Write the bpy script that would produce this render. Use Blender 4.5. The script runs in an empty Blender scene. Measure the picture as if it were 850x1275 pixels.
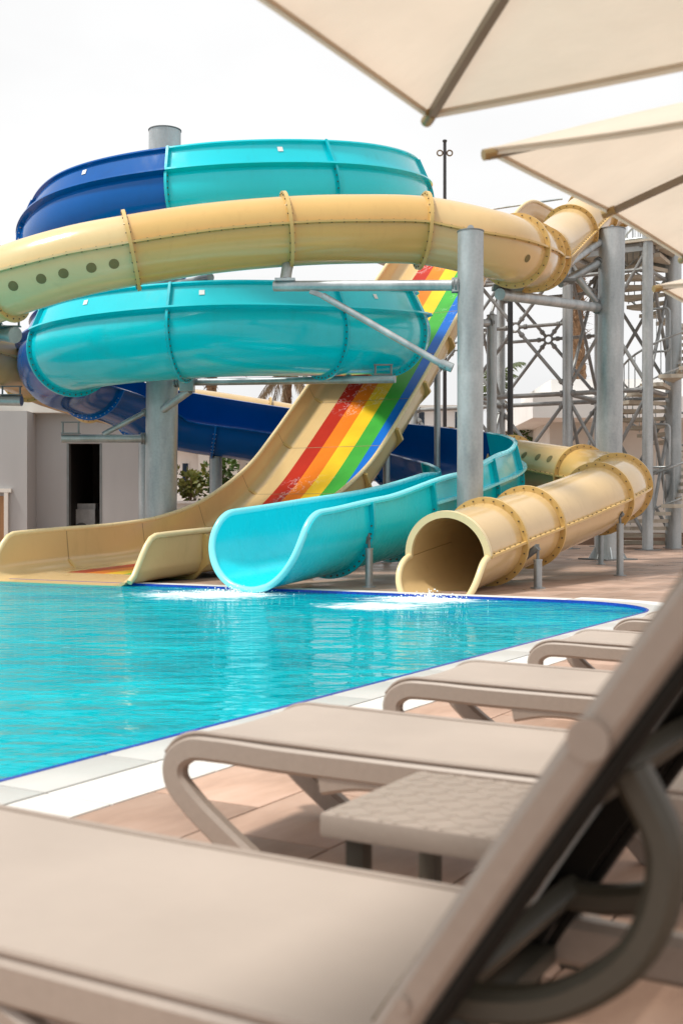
import bpy, bmesh, math, random
from mathutils import Vector, Matrix
random.seed(7)
R = math.radians
S = bpy.context.scene
C = S.collection

# ------------------------------------------------------------------ camera
F = 1480.0; W = 850.0; H = 1275.0; CZ = 1.0
cd = bpy.data.cameras.new('camera'); cam = bpy.data.objects.new('camera', cd); C.objects.link(cam)
cam.location = (0, 0, CZ); cam.rotation_euler = (R(90), 0, 0)
cd.sensor_fit = 'HORIZONTAL'; cd.sensor_width = 36.0; cd.lens = 36.0 * F / W
cd.clip_start = 0.05; cd.clip_end = 3000
cd.dof.use_dof = True; cd.dof.focus_distance = 16.0; cd.dof.aperture_fstop = 6.0
S.camera = cam
# ------------------------------------------------------------------ sky, sun, exposure
SUN_EL, SUN_AZ = 64.0, -106.0       # azimuth from +Y towards +X : the hazy sun stands high to the left
w = bpy.data.worlds.new('World'); S.world = w; w.use_nodes = True
nt = w.node_tree; bg = nt.nodes['Background']
sky = nt.nodes.new('ShaderNodeTexSky'); sky.sky_type = 'NISHITA'; sky.sun_disc = False
sky.sun_elevation = R(SUN_EL); sky.sun_rotation = R(SUN_AZ)
sky.air_density = 1.0; sky.dust_density = 6.0; sky.ozone_density = 1.0
hs = nt.nodes.new('ShaderNodeHueSaturation'); hs.inputs['Saturation'].default_value = 0.06
mx = nt.nodes.new('ShaderNodeMix'); mx.data_type = 'RGBA'; mx.inputs[0].default_value = 0.72
nt.links.new(sky.outputs[0], hs.inputs['Color']); nt.links.new(hs.outputs[0], mx.inputs[6])
wtc = nt.nodes.new('ShaderNodeTexCoord'); wn = nt.nodes.new('ShaderNodeTexNoise'); wn.inputs['Scale'].default_value = 2.2; wn.inputs['Detail'].default_value = 5; wn.inputs['Roughness'].default_value = 0.5
wmp = nt.nodes.new('ShaderNodeMapping'); wmp.inputs['Scale'].default_value = (1, 1, 2.2); nt.links.new(wtc.outputs['Generated'], wmp.inputs['Vector']); nt.links.new(wmp.outputs[0], wn.inputs['Vector'])
wr = nt.nodes.new('ShaderNodeMapRange'); wr.inputs[1].default_value = 0.3; wr.inputs[2].default_value = 0.7; wr.inputs[3].default_value = 9.0; wr.inputs[4].default_value = 10.6
nt.links.new(wn.outputs[0], wr.inputs[0]); nt.links.new(wr.outputs[0], mx.inputs[7])      # thin even cloud deck over the clear sky
nt.links.new(mx.outputs[2], bg.inputs['Color']); bg.inputs['Strength'].default_value = 0.096
sl = bpy.data.lights.new('sun', 'SUN'); sl.energy = 2.8; sl.angle = R(8); sl.color = (1.0, 0.95, 0.87)
so = bpy.data.objects.new('sun', sl); C.objects.link(so)
sd = Vector((math.sin(R(SUN_AZ)) * math.cos(R(SUN_EL)), math.cos(R(SUN_AZ)) * math.cos(R(SUN_EL)), math.sin(R(SUN_EL))))
so.rotation_euler = (-sd).to_track_quat('-Z', 'Y').to_euler(); so.location = sd * 60
S.view_settings.view_transform = 'Standard'; S.view_settings.look = 'None'
S.view_settings.exposure = 0.36; S.view_settings.gamma = 1.0; S.view_settings.use_curve_mapping = False
S.render.engine = 'CYCLES'
S.cycles.max_bounces = 10; S.cycles.transparent_max_bounces = 12; S.cycles.diffuse_bounces = 5

# ------------------------------------------------------------------ helpers
V = Vector
def at(px, py, D):                    # a point of the place seen at (px, py), D metres away
    return V(((px - 425) / F * D, D, CZ - (py - 637.5) / F * D))
def ua(u, a, z=0.0):                  # the pool's own grid: u away along the near edge, a across it towards the sun beds
    return V((0.5 * u + 0.8660254 * a, 0.8660254 * u - 0.5 * a, z))
UD = V((0.5, 0.8660254, 0)); AD = V((0.8660254, -0.5, 0)); ZD = V((0, 0, 1))
GRID_ROT = math.atan2(-0.5, 0.8660254)   # local x = a, local y = u

def srgb(r, g, b):
    f = lambda c: (c / 255 / 12.92) if c / 255 <= 0.04045 else ((c / 255 + 0.055) / 1.055) ** 2.4
    return (f(r), f(g), f(b), 1)

class MB:
    def __init__(s): s.v = []; s.f = []
    def add(s, vs, fs):
        o = len(s.v); s.v += [tuple(p) for p in vs]; s.f += [tuple(i + o for i in f) for f in fs]
    def box(s, c, sx, sy, sz, rot=None):
        vs = [V((x * sx / 2, y * sy / 2, z * sz / 2)) for x in (-1, 1) for y in (-1, 1) for z in (-1, 1)]
        if rot is not None: vs = [rot @ p for p in vs]
        s.add([p + V(c) for p in vs], [(0, 1, 3, 2), (4, 6, 7, 5), (0, 4, 5, 1), (2, 3, 7, 6), (0, 2, 6, 4), (1, 5, 7, 3)])
    def frame_box(s, o, ax, ay, az):      # box from a corner and three edge vectors
        vs = [o + ax * i + ay * j + az * k for i in (0, 1) for j in (0, 1) for k in (0, 1)]
        s.add(vs, [(0, 1, 3, 2), (4, 6, 7, 5), (0, 4, 5, 1), (2, 3, 7, 6), (0, 2, 6, 4), (1, 5, 7, 3)])
    def cyl(s, p0, p1, r0, r1=None, n=16, caps=True):
        p0 = V(p0); p1 = V(p1); r1 = r0 if r1 is None else r1
        t = (p1 - p0).normalized(); x = t.orthogonal().normalized(); y = t.cross(x)
        vs = []
        for p, r in ((p0, r0), (p1, r1)):
            vs += [p + (x * math.cos(2 * math.pi * k / n) + y * math.sin(2 * math.pi * k / n)) * r for k in range(n)]
        fs = [(k, (k + 1) % n, n + (k + 1) % n, n + k) for k in range(n)]
        if caps: fs += [tuple(range(n - 1, -1, -1)), tuple(range(n, 2 * n))]
        s.add(vs, fs)
    def pipe(s, pts, r, n=8, closed=False):
        pts = [V(p) for p in pts]; m = len(pts); vs = []; prev = None
        for i, p in enumerate(pts):
            if closed: t = (pts[(i + 1) % m] - pts[i - 1]).normalized()
            else: t = (pts[min(i + 1, m - 1)] - pts[max(i - 1, 0)]).normalized()
            if prev is None: x = t.orthogonal().normalized()
            else:
                x = prev - t * prev.dot(t)
                x = x.normalized() if x.length > 1e-6 else t.orthogonal().normalized()
            prev = x; y = t.cross(x); rr = r[i] if isinstance(r, (list, tuple)) else r
            vs += [p + (x * math.cos(2 * math.pi * k / n) + y * math.sin(2 * math.pi * k / n)) * rr for k in range(n)]
        fs = []
        for i in range(m if closed else m - 1):
            j = (i + 1) % m
            fs += [(i * n + k, i * n + (k + 1) % n, j * n + (k + 1) % n, j * n + k) for k in range(n)]
        if not closed: fs += [tuple(range(n - 1, -1, -1)), tuple((m - 1) * n + k for k in range(n))]
        s.add(vs, fs)
    def rings(s, rings, closed=True, caps=True, loop=False):
        n = len(rings[0]); m = len(rings); vs = [p for r in rings for p in r]; fs = []
        for i in range(m if loop else m - 1):
            j = (i + 1) % m
            for k in range(n if closed else n - 1):
                q = (k + 1) % n
                fs.append((i * n + k, i * n + q, j * n + q, j * n + k))
        if caps and closed and not loop: fs += [tuple(range(n - 1, -1, -1)), tuple((m - 1) * n + k for k in range(n))]
        s.add(vs, fs)
    def lathe(s, prof, c=(0, 0, 0), n=20):
        c = V(c); rings = [[c + V((r * math.cos(2 * math.pi * k / n), r * math.sin(2 * math.pi * k / n), z)) for k in range(n)] for r, z in prof]
        s.rings(rings)
    def build(s, name, m, parent=None, smooth=True, angle=35, bevel=0.0, fix=True):
        me = bpy.data.meshes.new(name); me.from_pydata(s.v, [], s.f)
        bm = bmesh.new(); bm.from_mesh(me)
        if fix: bmesh.ops.recalc_face_normals(bm, faces=bm.faces)
        if bevel:
            es = [e for e in bm.edges if len(e.link_faces) == 2 and e.calc_face_angle(0) > 0.6]
            bmesh.ops.bevel(bm, geom=es, offset=bevel, segments=2, affect='EDGES', profile=0.6)
        bm.to_mesh(me); bm.free()
        if smooth:
            me.polygons.foreach_set('use_smooth', [True] * len(me.polygons))
            me.set_sharp_from_angle(angle=R(angle))
        if m is not None: me.materials.append(m)
        o = bpy.data.objects.new(name, me); C.objects.link(o)
        if parent is not None: o.parent = parent; o.matrix_parent_inverse = Matrix()
        if parent is not None and parent.get('_world'):
            pass
        return o

def tag(o, label=None, cat=None, group=None, kind=None):
    if label: o['label'] = label
    if cat: o['category'] = cat
    if group: o['group'] = group
    if kind: o['kind'] = kind
    return o
def thing(name, label, cat, loc=(0, 0, 0), rz=0.0, group=None):
    o = bpy.data.objects.new(name, None); o.empty_display_size = 0.2; C.objects.link(o)
    o.location = loc; o.rotation_euler = (0, 0, rz)
    return tag(o, label, cat, group)
def wpart(mb, name, m, root, **k):      # a part whose mesh was made in world coordinates
    inv = Matrix.Rotation(-root.rotation_euler.z, 4, 'Z') @ Matrix.Translation(-root.location)
    mb.v = [tuple(inv @ V(p)) for p in mb.v]
    return mb.build(name, m, root, **k)
def wsub(mb, name, m, part, **k):
    return wpart2(mb, name, m, part, **k)
def wpart2(mb, name, m, part, **k):     # a sub-part: the part sits at its root's origin
    root = part.parent
    inv = Matrix.Rotation(-root.rotation_euler.z, 4, 'Z') @ Matrix.Translation(-root.location)
    mb.v = [tuple(inv @ V(p)) for p in mb.v]
    return mb.build(name, m, part, **k)
def copy_tree(o, parent=None):
    c = o.copy(); C.objects.link(c)
    if parent is not None: c.parent = parent
    for ch in o.children: copy_tree(ch, c)
    return c

def catmull(ctrl, per=24):
    """ctrl: list of tuples (vec3, extra floats...). Returns dense list [(pos, extras, t)]"""
    n = len(ctrl); out = []
    def g(i): return ctrl[max(0, min(n - 1, i))]
    for i in range(n - 1):
        p0, p1, p2, p3 = g(i - 1), g(i), g(i + 1), g(i + 2)
        if i == 0: p0 = (p1[0] * 2 - p2[0],) + tuple(p1[1:])
        if i == n - 2: p3 = (p2[0] * 2 - p1[0],) + tuple(p2[1:])
        d1 = max((p1[0] - p0[0]).length ** .5, 1e-4); d2 = max((p2[0] - p1[0]).length ** .5, 1e-4); d3 = max((p3[0] - p2[0]).length ** .5, 1e-4)
        m1 = ((p1[0] - p0[0]) / d1 - (p2[0] - p0[0]) / (d1 + d2) + (p2[0] - p1[0]) / d2) * d2
        m2 = ((p2[0] - p1[0]) / d2 - (p3[0] - p1[0]) / (d2 + d3) + (p3[0] - p2[0]) / d3) * d2
        for k in range(per + (1 if i == n - 2 else 0)):
            t = k / per; t2 = t * t; t3 = t2 * t
            p = p1[0] * (2 * t3 - 3 * t2 + 1) + m1 * (t3 - 2 * t2 + t) + p2[0] * (-2 * t3 + 3 * t2) + m2 * (t3 - t2)
            st = t2 * (3 - 2 * t)
            ex = tuple(a + (b - a) * st for a, b in zip(p1[1:], p2[1:]))
            out.append((p, ex, i + t))
    return out
class Path:
    """dense path with frames: T along, N left, B up"""
    def __init__(s, ctrl, step=0.09, fine=0.0):
        d = catmull(ctrl, 40); L = [0.0]
        for i in range(1, len(d)): L.append(L[-1] + (d[i][0] - d[i - 1][0]).length)
        s.len = L[-1]; n = max(8, int(s.len / step)); s.p = []; s.ex = []; s.t = []; s.s = []
        j = 0
        Q = [s.len * i / n for i in range(n + 1)]
        if fine: Q = [q for q in Q if q < s.len - fine] + [s.len - fine * (1 - k / 44) ** 1.6 for k in range(45)]
        for q in Q:
            while j < len(L) - 2 and L[j + 1] < q: j += 1
            f = (q - L[j]) / max(L[j + 1] - L[j], 1e-9); f = max(0, min(1, f))
            s.p.append(d[j][0].lerp(d[j + 1][0], f)); s.ex.append(tuple(a + (b - a) * f for a, b in zip(d[j][1], d[j + 1][1])))
            s.t.append(d[j][2] + (d[j + 1][2] - d[j][2]) * f); s.s.append(q)
        s.T = []; s.N = []; s.B = []
        m = len(s.p)
        for i in range(m):
            T = (s.p[min(i + 1, m - 1)] - s.p[max(i - 1, 0)]).normalized()
            Nn = ZD.cross(T).normalized(); s.T.append(T); s.N.append(Nn); s.B.append(T.cross(Nn).normalized())
    def idx(s, t):                      # index of a control parameter
        return min(range(len(s.t)), key=lambda i: abs(s.t[i] - t))
    def idx_s(s, q):
        return min(range(len(s.s)), key=lambda i: abs(s.s[i] - q))
    def frame(s, i, bank=0.0):
        c, n = math.cos(bank), math.sin(bank)
        return s.p[i], s.N[i] * c + s.B[i] * n, s.B[i] * c - s.N[i] * n

# ------------------------------------------------------------------ materials
def mat(name):
    m = bpy.data.materials.new(name); m.use_nodes = True
    nt = m.node_tree; b = nt.nodes['Principled BSDF']
    return m, nt, b
def noise(nt, scale, detail=4, rough=0.55, vec=None, mapscale=None, rotz=0.0, coord='Object'):
    tc = nt.nodes.new('ShaderNodeTexCoord'); n = nt.nodes.new('ShaderNodeTexNoise')
    n.inputs['Scale'].default_value = scale; n.inputs['Detail'].default_value = detail; n.inputs['Roughness'].default_value = rough
    src = tc.outputs[coord]
    if coord == 'World':
        pass
    if mapscale or rotz:
        mp = nt.nodes.new('ShaderNodeMapping')
        if mapscale: mp.inputs['Scale'].default_value = mapscale
        mp.inputs['Rotation'].default_value = (0, 0, rotz)
        nt.links.new(src, mp.inputs['Vector']); src = mp.outputs[0]
    nt.links.new(src, n.inputs['Vector'])
    return n
def ramp(nt, src, stops):
    r = nt.nodes.new('ShaderNodeValToRGB'); e = r.color_ramp.elements
    while len(e) < len(stops): e.new(0.5)
    for q, (p, c) in zip(e, stops): q.position = p; q.color = c if len(c) == 4 else (*c, 1)
    nt.links.new(src, r.inputs[0]); return r
def mixc(nt, fac, a, b, mode='MIX'):
    m = nt.nodes.new('ShaderNodeMix'); m.data_type = 'RGBA'; m.blend_type = mode
    for i, x in ((0, fac), (6, a), (7, b)):
        if hasattr(x, 'is_linked'): nt.links.new(x, m.inputs[i])
        else: m.inputs[i].default_value = x
    return m.outputs[2]
def bump(nt, b, h, strength=0.2, dist=0.01):
    n = nt.nodes.new('ShaderNodeBump'); n.inputs['Strength'].default_value = strength; n.inputs['Distance'].default_value = dist
    nt.links.new(h, n.inputs['Height']); nt.links.new(n.outputs[0], b.inputs['Normal']); return n
def scalec(c, k): return (c[0] * k, c[1] * k, c[2] * k, 1)

def fibreglass(name, col, rough=0.24, sss=0.0, trans=0.0, var=0.06, spec=0.4, coat=0.15):
    m, nt, b = mat(name)
    n1 = noise(nt, 0.9, 5); n2 = noise(nt, 7, 6, mapscale=(1, 1, 0.35))
    c = mixc(nt, ramp(nt, n1.outputs[0], [(0.3, (0, 0, 0)), (0.7, (1, 1, 1))]).outputs[0], scalec(col, 1 - var), scalec(col, 1 + var * 0.5))
    d = ramp(nt, n2.outputs[0], [(0.55, (1, 1, 1)), (0.8, (0.93, 0.92, 0.90))]).outputs[0]
    c = mixc(nt, 1.0, c, d, 'MULTIPLY'); b.inputs['Specular IOR Level'].default_value = spec
    nt.links.new(c, b.inputs['Base Color'])
    rr = ramp(nt, n2.outputs[0], [(0.3, (rough * .75,) * 3), (0.75, (rough * 1.5,) * 3)]); nt.links.new(rr.outputs[0], b.inputs['Roughness'])
    n3 = noise(nt, 2.2, 2); bump(nt, b, n3.outputs[0], 0.06, 0.05)
    b.inputs['Coat Weight'].default_value = coat; b.inputs['Coat Roughness'].default_value = 0.1
    if trans:
        tr = nt.nodes.new('ShaderNodeBsdfTranslucent'); nt.links.new(c, tr.inputs['Color'])
        ms = nt.nodes.new('ShaderNodeMixShader'); ms.inputs[0].default_value = trans
        nt.links.new(b.outputs[0], ms.inputs[1]); nt.links.new(tr.outputs[0], ms.inputs[2])
        nt.links.new(ms.outputs[0], nt.nodes['Material Output'].inputs[0])
    return m
def plain(name, col, rough=0.5, metal=0.0, nscale=8, var=0.12, bs=0.1, coat=0.0, streak=None):
    m, nt, b = mat(name)
    n1 = noise(nt, nscale, 6, mapscale=streak)
    c = mixc(nt, ramp(nt, n1.outputs[0], [(0.3, (0, 0, 0)), (0.7, (1, 1, 1))]).outputs[0], scalec(col, 1 - var), scalec(col, 1 + var))
    nt.links.new(c, b.inputs['Base Color']); b.inputs['Roughness'].default_value = rough; b.inputs['Metallic'].default_value = metal
    if coat: b.inputs['Coat Weight'].default_value = coat
    if bs: bump(nt, b, n1.outputs[0], bs, 0.004)
    return m

M = {}
M['beige'] = fibreglass('gelcoat_cream', (0.67, 0.47, 0.225, 1), rough=0.16, trans=0.06, spec=0.5, coat=0.25)
M['beige_deep'] = fibreglass('gelcoat_honey', (0.67, 0.42, 0.14, 1), rough=0.16, trans=0.06, spec=0.5, coat=0.25)
M['beige_pale'] = fibreglass('gelcoat_straw', (0.72, 0.54, 0.27, 1), rough=0.16, trans=0.06, spec=0.5, coat=0.25)
M['beige_flange'] = fibreglass('gelcoat_flange', (0.60, 0.40, 0.14, 1), rough=0.35)
M['beige_lip'] = fibreglass('gelcoat_lip', (0.74, 0.58, 0.32, 1), rough=0.3)
M['turq'] = fibreglass('gelcoat_turquoise', (0.0, 0.62, 0.72, 1), rough=0.16, trans=0.06, spec=0.45, coat=0.2)
M['turq_sunlit'] = fibreglass('gelcoat_turquoise_sunlit', (0.01, 0.66, 0.76, 1), trans=0.06, spec=0.3)  # same turquoise, sunlight on the mouth sections put into the colour
M['turq_flange'] = fibreglass('gelcoat_turquoise_flange', (0.0, 0.48, 0.57, 1))
M['turq_lip'] = fibreglass('gelcoat_turquoise_lip', (0.22, 0.74, 0.82, 1))
M['blue'] = fibreglass('gelcoat_blue', (0.0, 0.092, 0.35, 1), rough=0.12, var=0.12, spec=0.22, coat=0.0)
M['blue_flange'] = fibreglass('gelcoat_blue_flange', (0.0, 0.135, 0.48, 1), spec=0.25)
def galvanised():
    m, nt, b = mat('galvanised_steel')
    v = nt.nodes.new('ShaderNodeTexVoronoi'); tc = nt.nodes.new('ShaderNodeTexCoord'); v.inputs['Scale'].default_value = 22
    v.feature = 'F1'; nt.links.new(tc.outputs['Object'], v.inputs['Vector'])
    n1 = noise(nt, 3.0, 6, mapscale=(1, 1, 0.25)); n2 = noise(nt, 1.2, 5)
    c = mixc(nt, ramp(nt, n1.outputs[0], [(0.32, (0, 0, 0)), (0.7, (1, 1, 1))]).outputs[0], (0.26, 0.29, 0.30, 1), (0.50, 0.53, 0.54, 1))
    c = mixc(nt, 0.12, c, ramp(nt, v.outputs['Distance'], [(0.0, (.3, .3, .3)), (0.8, (.75, .75, .75))]).outputs[0], 'OVERLAY')
    c = mixc(nt, ramp(nt, n2.outputs[0], [(0.58, (0, 0, 0)), (0.75, (.6, .6, .6))]).outputs[0], c, (0.60, 0.62, 0.61, 1))
    nt.links.new(c, b.inputs['Base Color']); b.inputs['Metallic'].default_value = 0.55
    rr = ramp(nt, n1.outputs[0], [(0.3, (0.34,) * 3), (0.7, (0.55,) * 3)]); nt.links.new(rr.outputs[0], b.inputs['Roughness'])
    bump(nt, b, n1.outputs[0], 0.08, 0.004)
    return m
M['steel'] = galvanised()
M['steel_dark'] = plain('weathered_steel', (0.20, 0.21, 0.21, 1), 0.5, 0.5)
M['steel_brace'] = plain('dull_zinc_steel', (0.27, 0.28, 0.28, 1), 0.5, 0.35, nscale=5, var=0.2)
M['bolt'] = plain('bolt_steel', (0.13, 0.10, 0.06, 1), 0.5, 0.4, bs=0)
M['bolt_light'] = plain('bolt_zinc', (0.55, 0.58, 0.60, 1), 0.35, 0.8, bs=0)
M['hole'] = plain('hole_shadow_brown', (0.17, 0.13, 0.045, 1), 0.7, bs=0)
M['black'] = plain('black_paint', (0.03, 0.028, 0.03, 1), 0.45)
M['white_wall'] = plain('white_render', (0.78, 0.77, 0.75, 1), 0.85, nscale=1.3, var=0.05, bs=0.15)
M['cream_wall'] = plain('cream_render', (0.66, 0.63, 0.58, 1), 0.85, nscale=1.3, var=0.06, bs=0.15)
M['grey_wall'] = plain('grey_render', (0.40, 0.395, 0.395, 1), 0.85, nscale=0.9, var=0.08, bs=0.15, streak=(1, 1, 0.3))
M['brown'] = plain('brown_stone', (0.20, 0.13, 0.09, 1), 0.8)
M['wood'] = plain('brown_wood', (0.30, 0.15, 0.06, 1), 0.6, streak=(1, 1, 0.08), var=0.3)
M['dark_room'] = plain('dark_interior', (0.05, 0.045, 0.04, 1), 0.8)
M['white_metal'] = plain('white_enamel', (0.75, 0.75, 0.74, 1), 0.35, bs=0)
M['glass'] = plain('window_glass', (0.03, 0.05, 0.08, 1), 0.05, bs=0, coat=0.5)
M['tread'] = plain('stair_tread', (0.50, 0.46, 0.38, 1), 0.7)
M['taupe'] = plain('taupe_resin', (0.30, 0.245, 0.205, 1), 0.45, nscale=60, var=0.04, bs=0.06)
M['taupe_dark'] = plain('taupe_resin_dark', (0.052, 0.046, 0.033, 1), 0.5, nscale=60, var=0.05, bs=0.06)
M['rail_shade'] = plain('rail_shade', (0.012, 0.010, 0.008, 1), 0.8, nscale=60, var=0.05, bs=0)  # near-black colour that paints the shade behind the backrest rails
M['rail_shade'].node_tree.nodes['Principled BSDF'].inputs['Specular IOR Level'].default_value = 0.15
M['brass'] = plain('bronze_cap', (0.33, 0.22, 0.09, 1), 0.4, 0.5, bs=0)
M['rib'] = plain('taupe_aluminium', (0.20, 0.155, 0.11, 1), 0.45, 0.1, bs=0)
def fabric(name, col, trans, scale=700):
    m, nt, b = mat(name)
    w1 = nt.nodes.new('ShaderNodeTexWave'); w2 = nt.nodes.new('ShaderNodeTexWave'); tc = nt.nodes.new('ShaderNodeTexCoord')
    w1.inputs['Scale'].default_value = scale / 6.28; w2.inputs['Scale'].default_value = scale / 6.28; w2.bands_direction = 'Y'
    for q in (w1, w2): nt.links.new(tc.outputs['Object'], q.inputs['Vector'])
    mm = nt.nodes.new('ShaderNodeMath'); mm.operation = 'MULTIPLY'; nt.links.new(w1.outputs['Fac'], mm.inputs[0]); nt.links.new(w2.outputs['Fac'], mm.inputs[1])
    n1 = noise(nt, 2.5, 5)
    c = mixc(nt, ramp(nt, n1.outputs[0], [(0.3, (0, 0, 0)), (0.7, (1, 1, 1))]).outputs[0], scalec(col, 0.93), scalec(col, 1.04))
    nt.links.new(c, b.inputs['Base Color']); b.inputs['Roughness'].default_value = 0.85
    b.inputs['Specular IOR Level'].default_value = 0.2
    bump(nt, b, mm.outputs[0], 0.25, 0.0008)
    if trans:
        tr = nt.nodes.new('ShaderNodeBsdfTranslucent'); nt.links.new(c, tr.inputs['Color'])
        ms = nt.nodes.new('ShaderNodeMixShader'); ms.inputs[0].default_value = trans
        nt.links.new(b.outputs[0], ms.inputs[1]); nt.links.new(tr.outputs[0], ms.inputs[2])
        nt.links.new(ms.outputs[0], nt.nodes['Material Output'].inputs[0])
    return m
M['canopy'] = fabric('canopy_cloth', (0.75, 0.66, 0.55, 1), 0.40)
_nt = M['canopy'].node_tree; _b = [n_ for n_ in _nt.nodes if n_.type == 'BUMP'][0]; _n = noise(_nt, 3.5, 4, 0.5, mapscale=(1, 1.8, 1)); _b2 = _nt.nodes.new('ShaderNodeBump'); _b2.inputs['Strength'].default_value = 0.35; _b2.inputs['Distance'].default_value = 0.03
_nt.links.new(_n.outputs[0], _b2.inputs['Height']); _nt.links.new(_b2.outputs[0], _b.inputs['Normal'])
for _t in [n_ for n_ in _nt.nodes if n_.type == 'BSDF_TRANSLUCENT']: _nt.links.new(_b2.outputs[0], _t.inputs['Normal'])
M['sling_shaded'] = fabric('sling_mesh_shaded', (0.14, 0.105, 0.045, 1), 0.12, 1400)  # backrest cloth with the shade on its back put into the colour
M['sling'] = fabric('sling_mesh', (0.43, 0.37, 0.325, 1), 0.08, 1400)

def tile_mat():
    m, nt, b = mat('terracotta_tile')
    oi = nt.nodes.new('ShaderNodeObjectInfo'); n1 = noise(nt, 3.2, 7, 0.65, mapscale=(1.0, 0.35, 1)); n2 = noise(nt, 40, 3)
    c = ramp(nt, n1.outputs[0], [(0.3, (0.30, 0.185, 0.13)), (0.5, (0.43, 0.28, 0.205)), (0.72, (0.52, 0.36, 0.28))]).outputs[0]
    hsv = nt.nodes.new('ShaderNodeHueSaturation'); nt.links.new(c, hsv.inputs['Color'])
    mr = nt.nodes.new('ShaderNodeMapRange'); mr.inputs[3].default_value = 0.78; mr.inputs[4].default_value = 1.15
    nt.links.new(oi.outputs['Random'], mr.inputs[0]); nt.links.new(mr.outputs[0], hsv.inputs['Value'])
    nt.links.new(hsv.outputs[0], b.inputs['Base Color']); b.inputs['Roughness'].default_value = 0.55
    bump(nt, b, n2.outputs[0], 0.12, 0.002); return m
M['tile'] = tile_mat()
def deck_mat():
    m, nt, b = mat('terracotta_paving')
    tc = nt.nodes.new('ShaderNodeTexCoord'); mp = nt.nodes.new('ShaderNodeMapping'); mp.inputs['Rotation'].default_value = (0, 0, -R(60))
    nt.links.new(tc.outputs['Object'], mp.inputs['Vector'])
    br = nt.nodes.new('ShaderNodeTexBrick'); br.inputs['Scale'].default_value = 1.0; br.inputs['Brick Width'].default_value = 0.6; br.inputs['Row Height'].default_value = 0.45
    br.inputs['Mortar Size'].default_value = 0.006; br.inputs['Bias'].default_value = 0
    br.inputs['Color1'].default_value = (0.30, 0.20, 0.15, 1); br.inputs['Color2'].default_value = (0.46, 0.32, 0.25, 1); br.inputs['Mortar'].default_value = (0.40, 0.33, 0.28, 1)
    nt.links.new(mp.outputs[0], br.inputs['Vector'])
    n1 = noise(nt, 1.1, 7, 0.65)
    c = mixc(nt, 1.0, br.outputs['Color'], ramp(nt, n1.outputs[0], [(0.3, (0.72, 0.70, 0.68)), (0.65, (1.12, 1.1, 1.08))]).outputs[0], 'MULTIPLY')
    nt.links.new(c, b.inputs['Base Color'])
    rr = ramp(nt, n1.outputs[0], [(0.35, (0.25,) * 3), (0.6, (0.6,) * 3)]); nt.links.new(rr.outputs[0], b.inputs['Roughness'])
    return m
M['deck'] = deck_mat()
M['coping'] = plain('white_coping_stone', (0.68, 0.67, 0.64, 1), 0.45, nscale=5, var=0.06, bs=0.08)
M['coping_grey'] = plain('grey_coping_stone', (0.50, 0.50, 0.48, 1), 0.35, nscale=4, var=0.04, bs=0.05)  # inner row, a greyer tone than the outer one
M['pool_blue'] = plain('cobalt_mosaic', (0.008, 0.05, 0.40, 1), 0.2, nscale=40, var=0.3)
def basin_mat():
    m, nt, b = mat('turquoise_mosaic')
    tc = nt.nodes.new('ShaderNodeTexCoord'); mp = nt.nodes.new('ShaderNodeMapping'); mp.inputs['Rotation'].default_value = (0, 0, -R(60))
    nt.links.new(tc.outputs['Object'], mp.inputs['Vector'])
    br = nt.nodes.new('ShaderNodeTexBrick'); br.offset = 0; br.inputs['Scale'].default_value = 1; br.inputs['Brick Width'].default_value = 0.3; br.inputs['Row Height'].default_value = 0.3
    br.inputs['Mortar Size'].default_value = 0.008
    br.inputs['Color1'].default_value = (0.01, 0.58, 0.64, 1); br.inputs['Color2'].default_value = (0.02, 0.66, 0.70, 1); br.inputs['Mortar'].default_value = (0.2, 0.8, 0.85, 1)
    nt.links.new(mp.outputs[0], br.inputs['Vector']); nt.links.new(br.outputs['Color'], b.inputs['Base Color']); return m
M['basin'] = basin_mat()
EXIT_T = ua(12.35, -5.95)       # where the slides run into the pool
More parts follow.
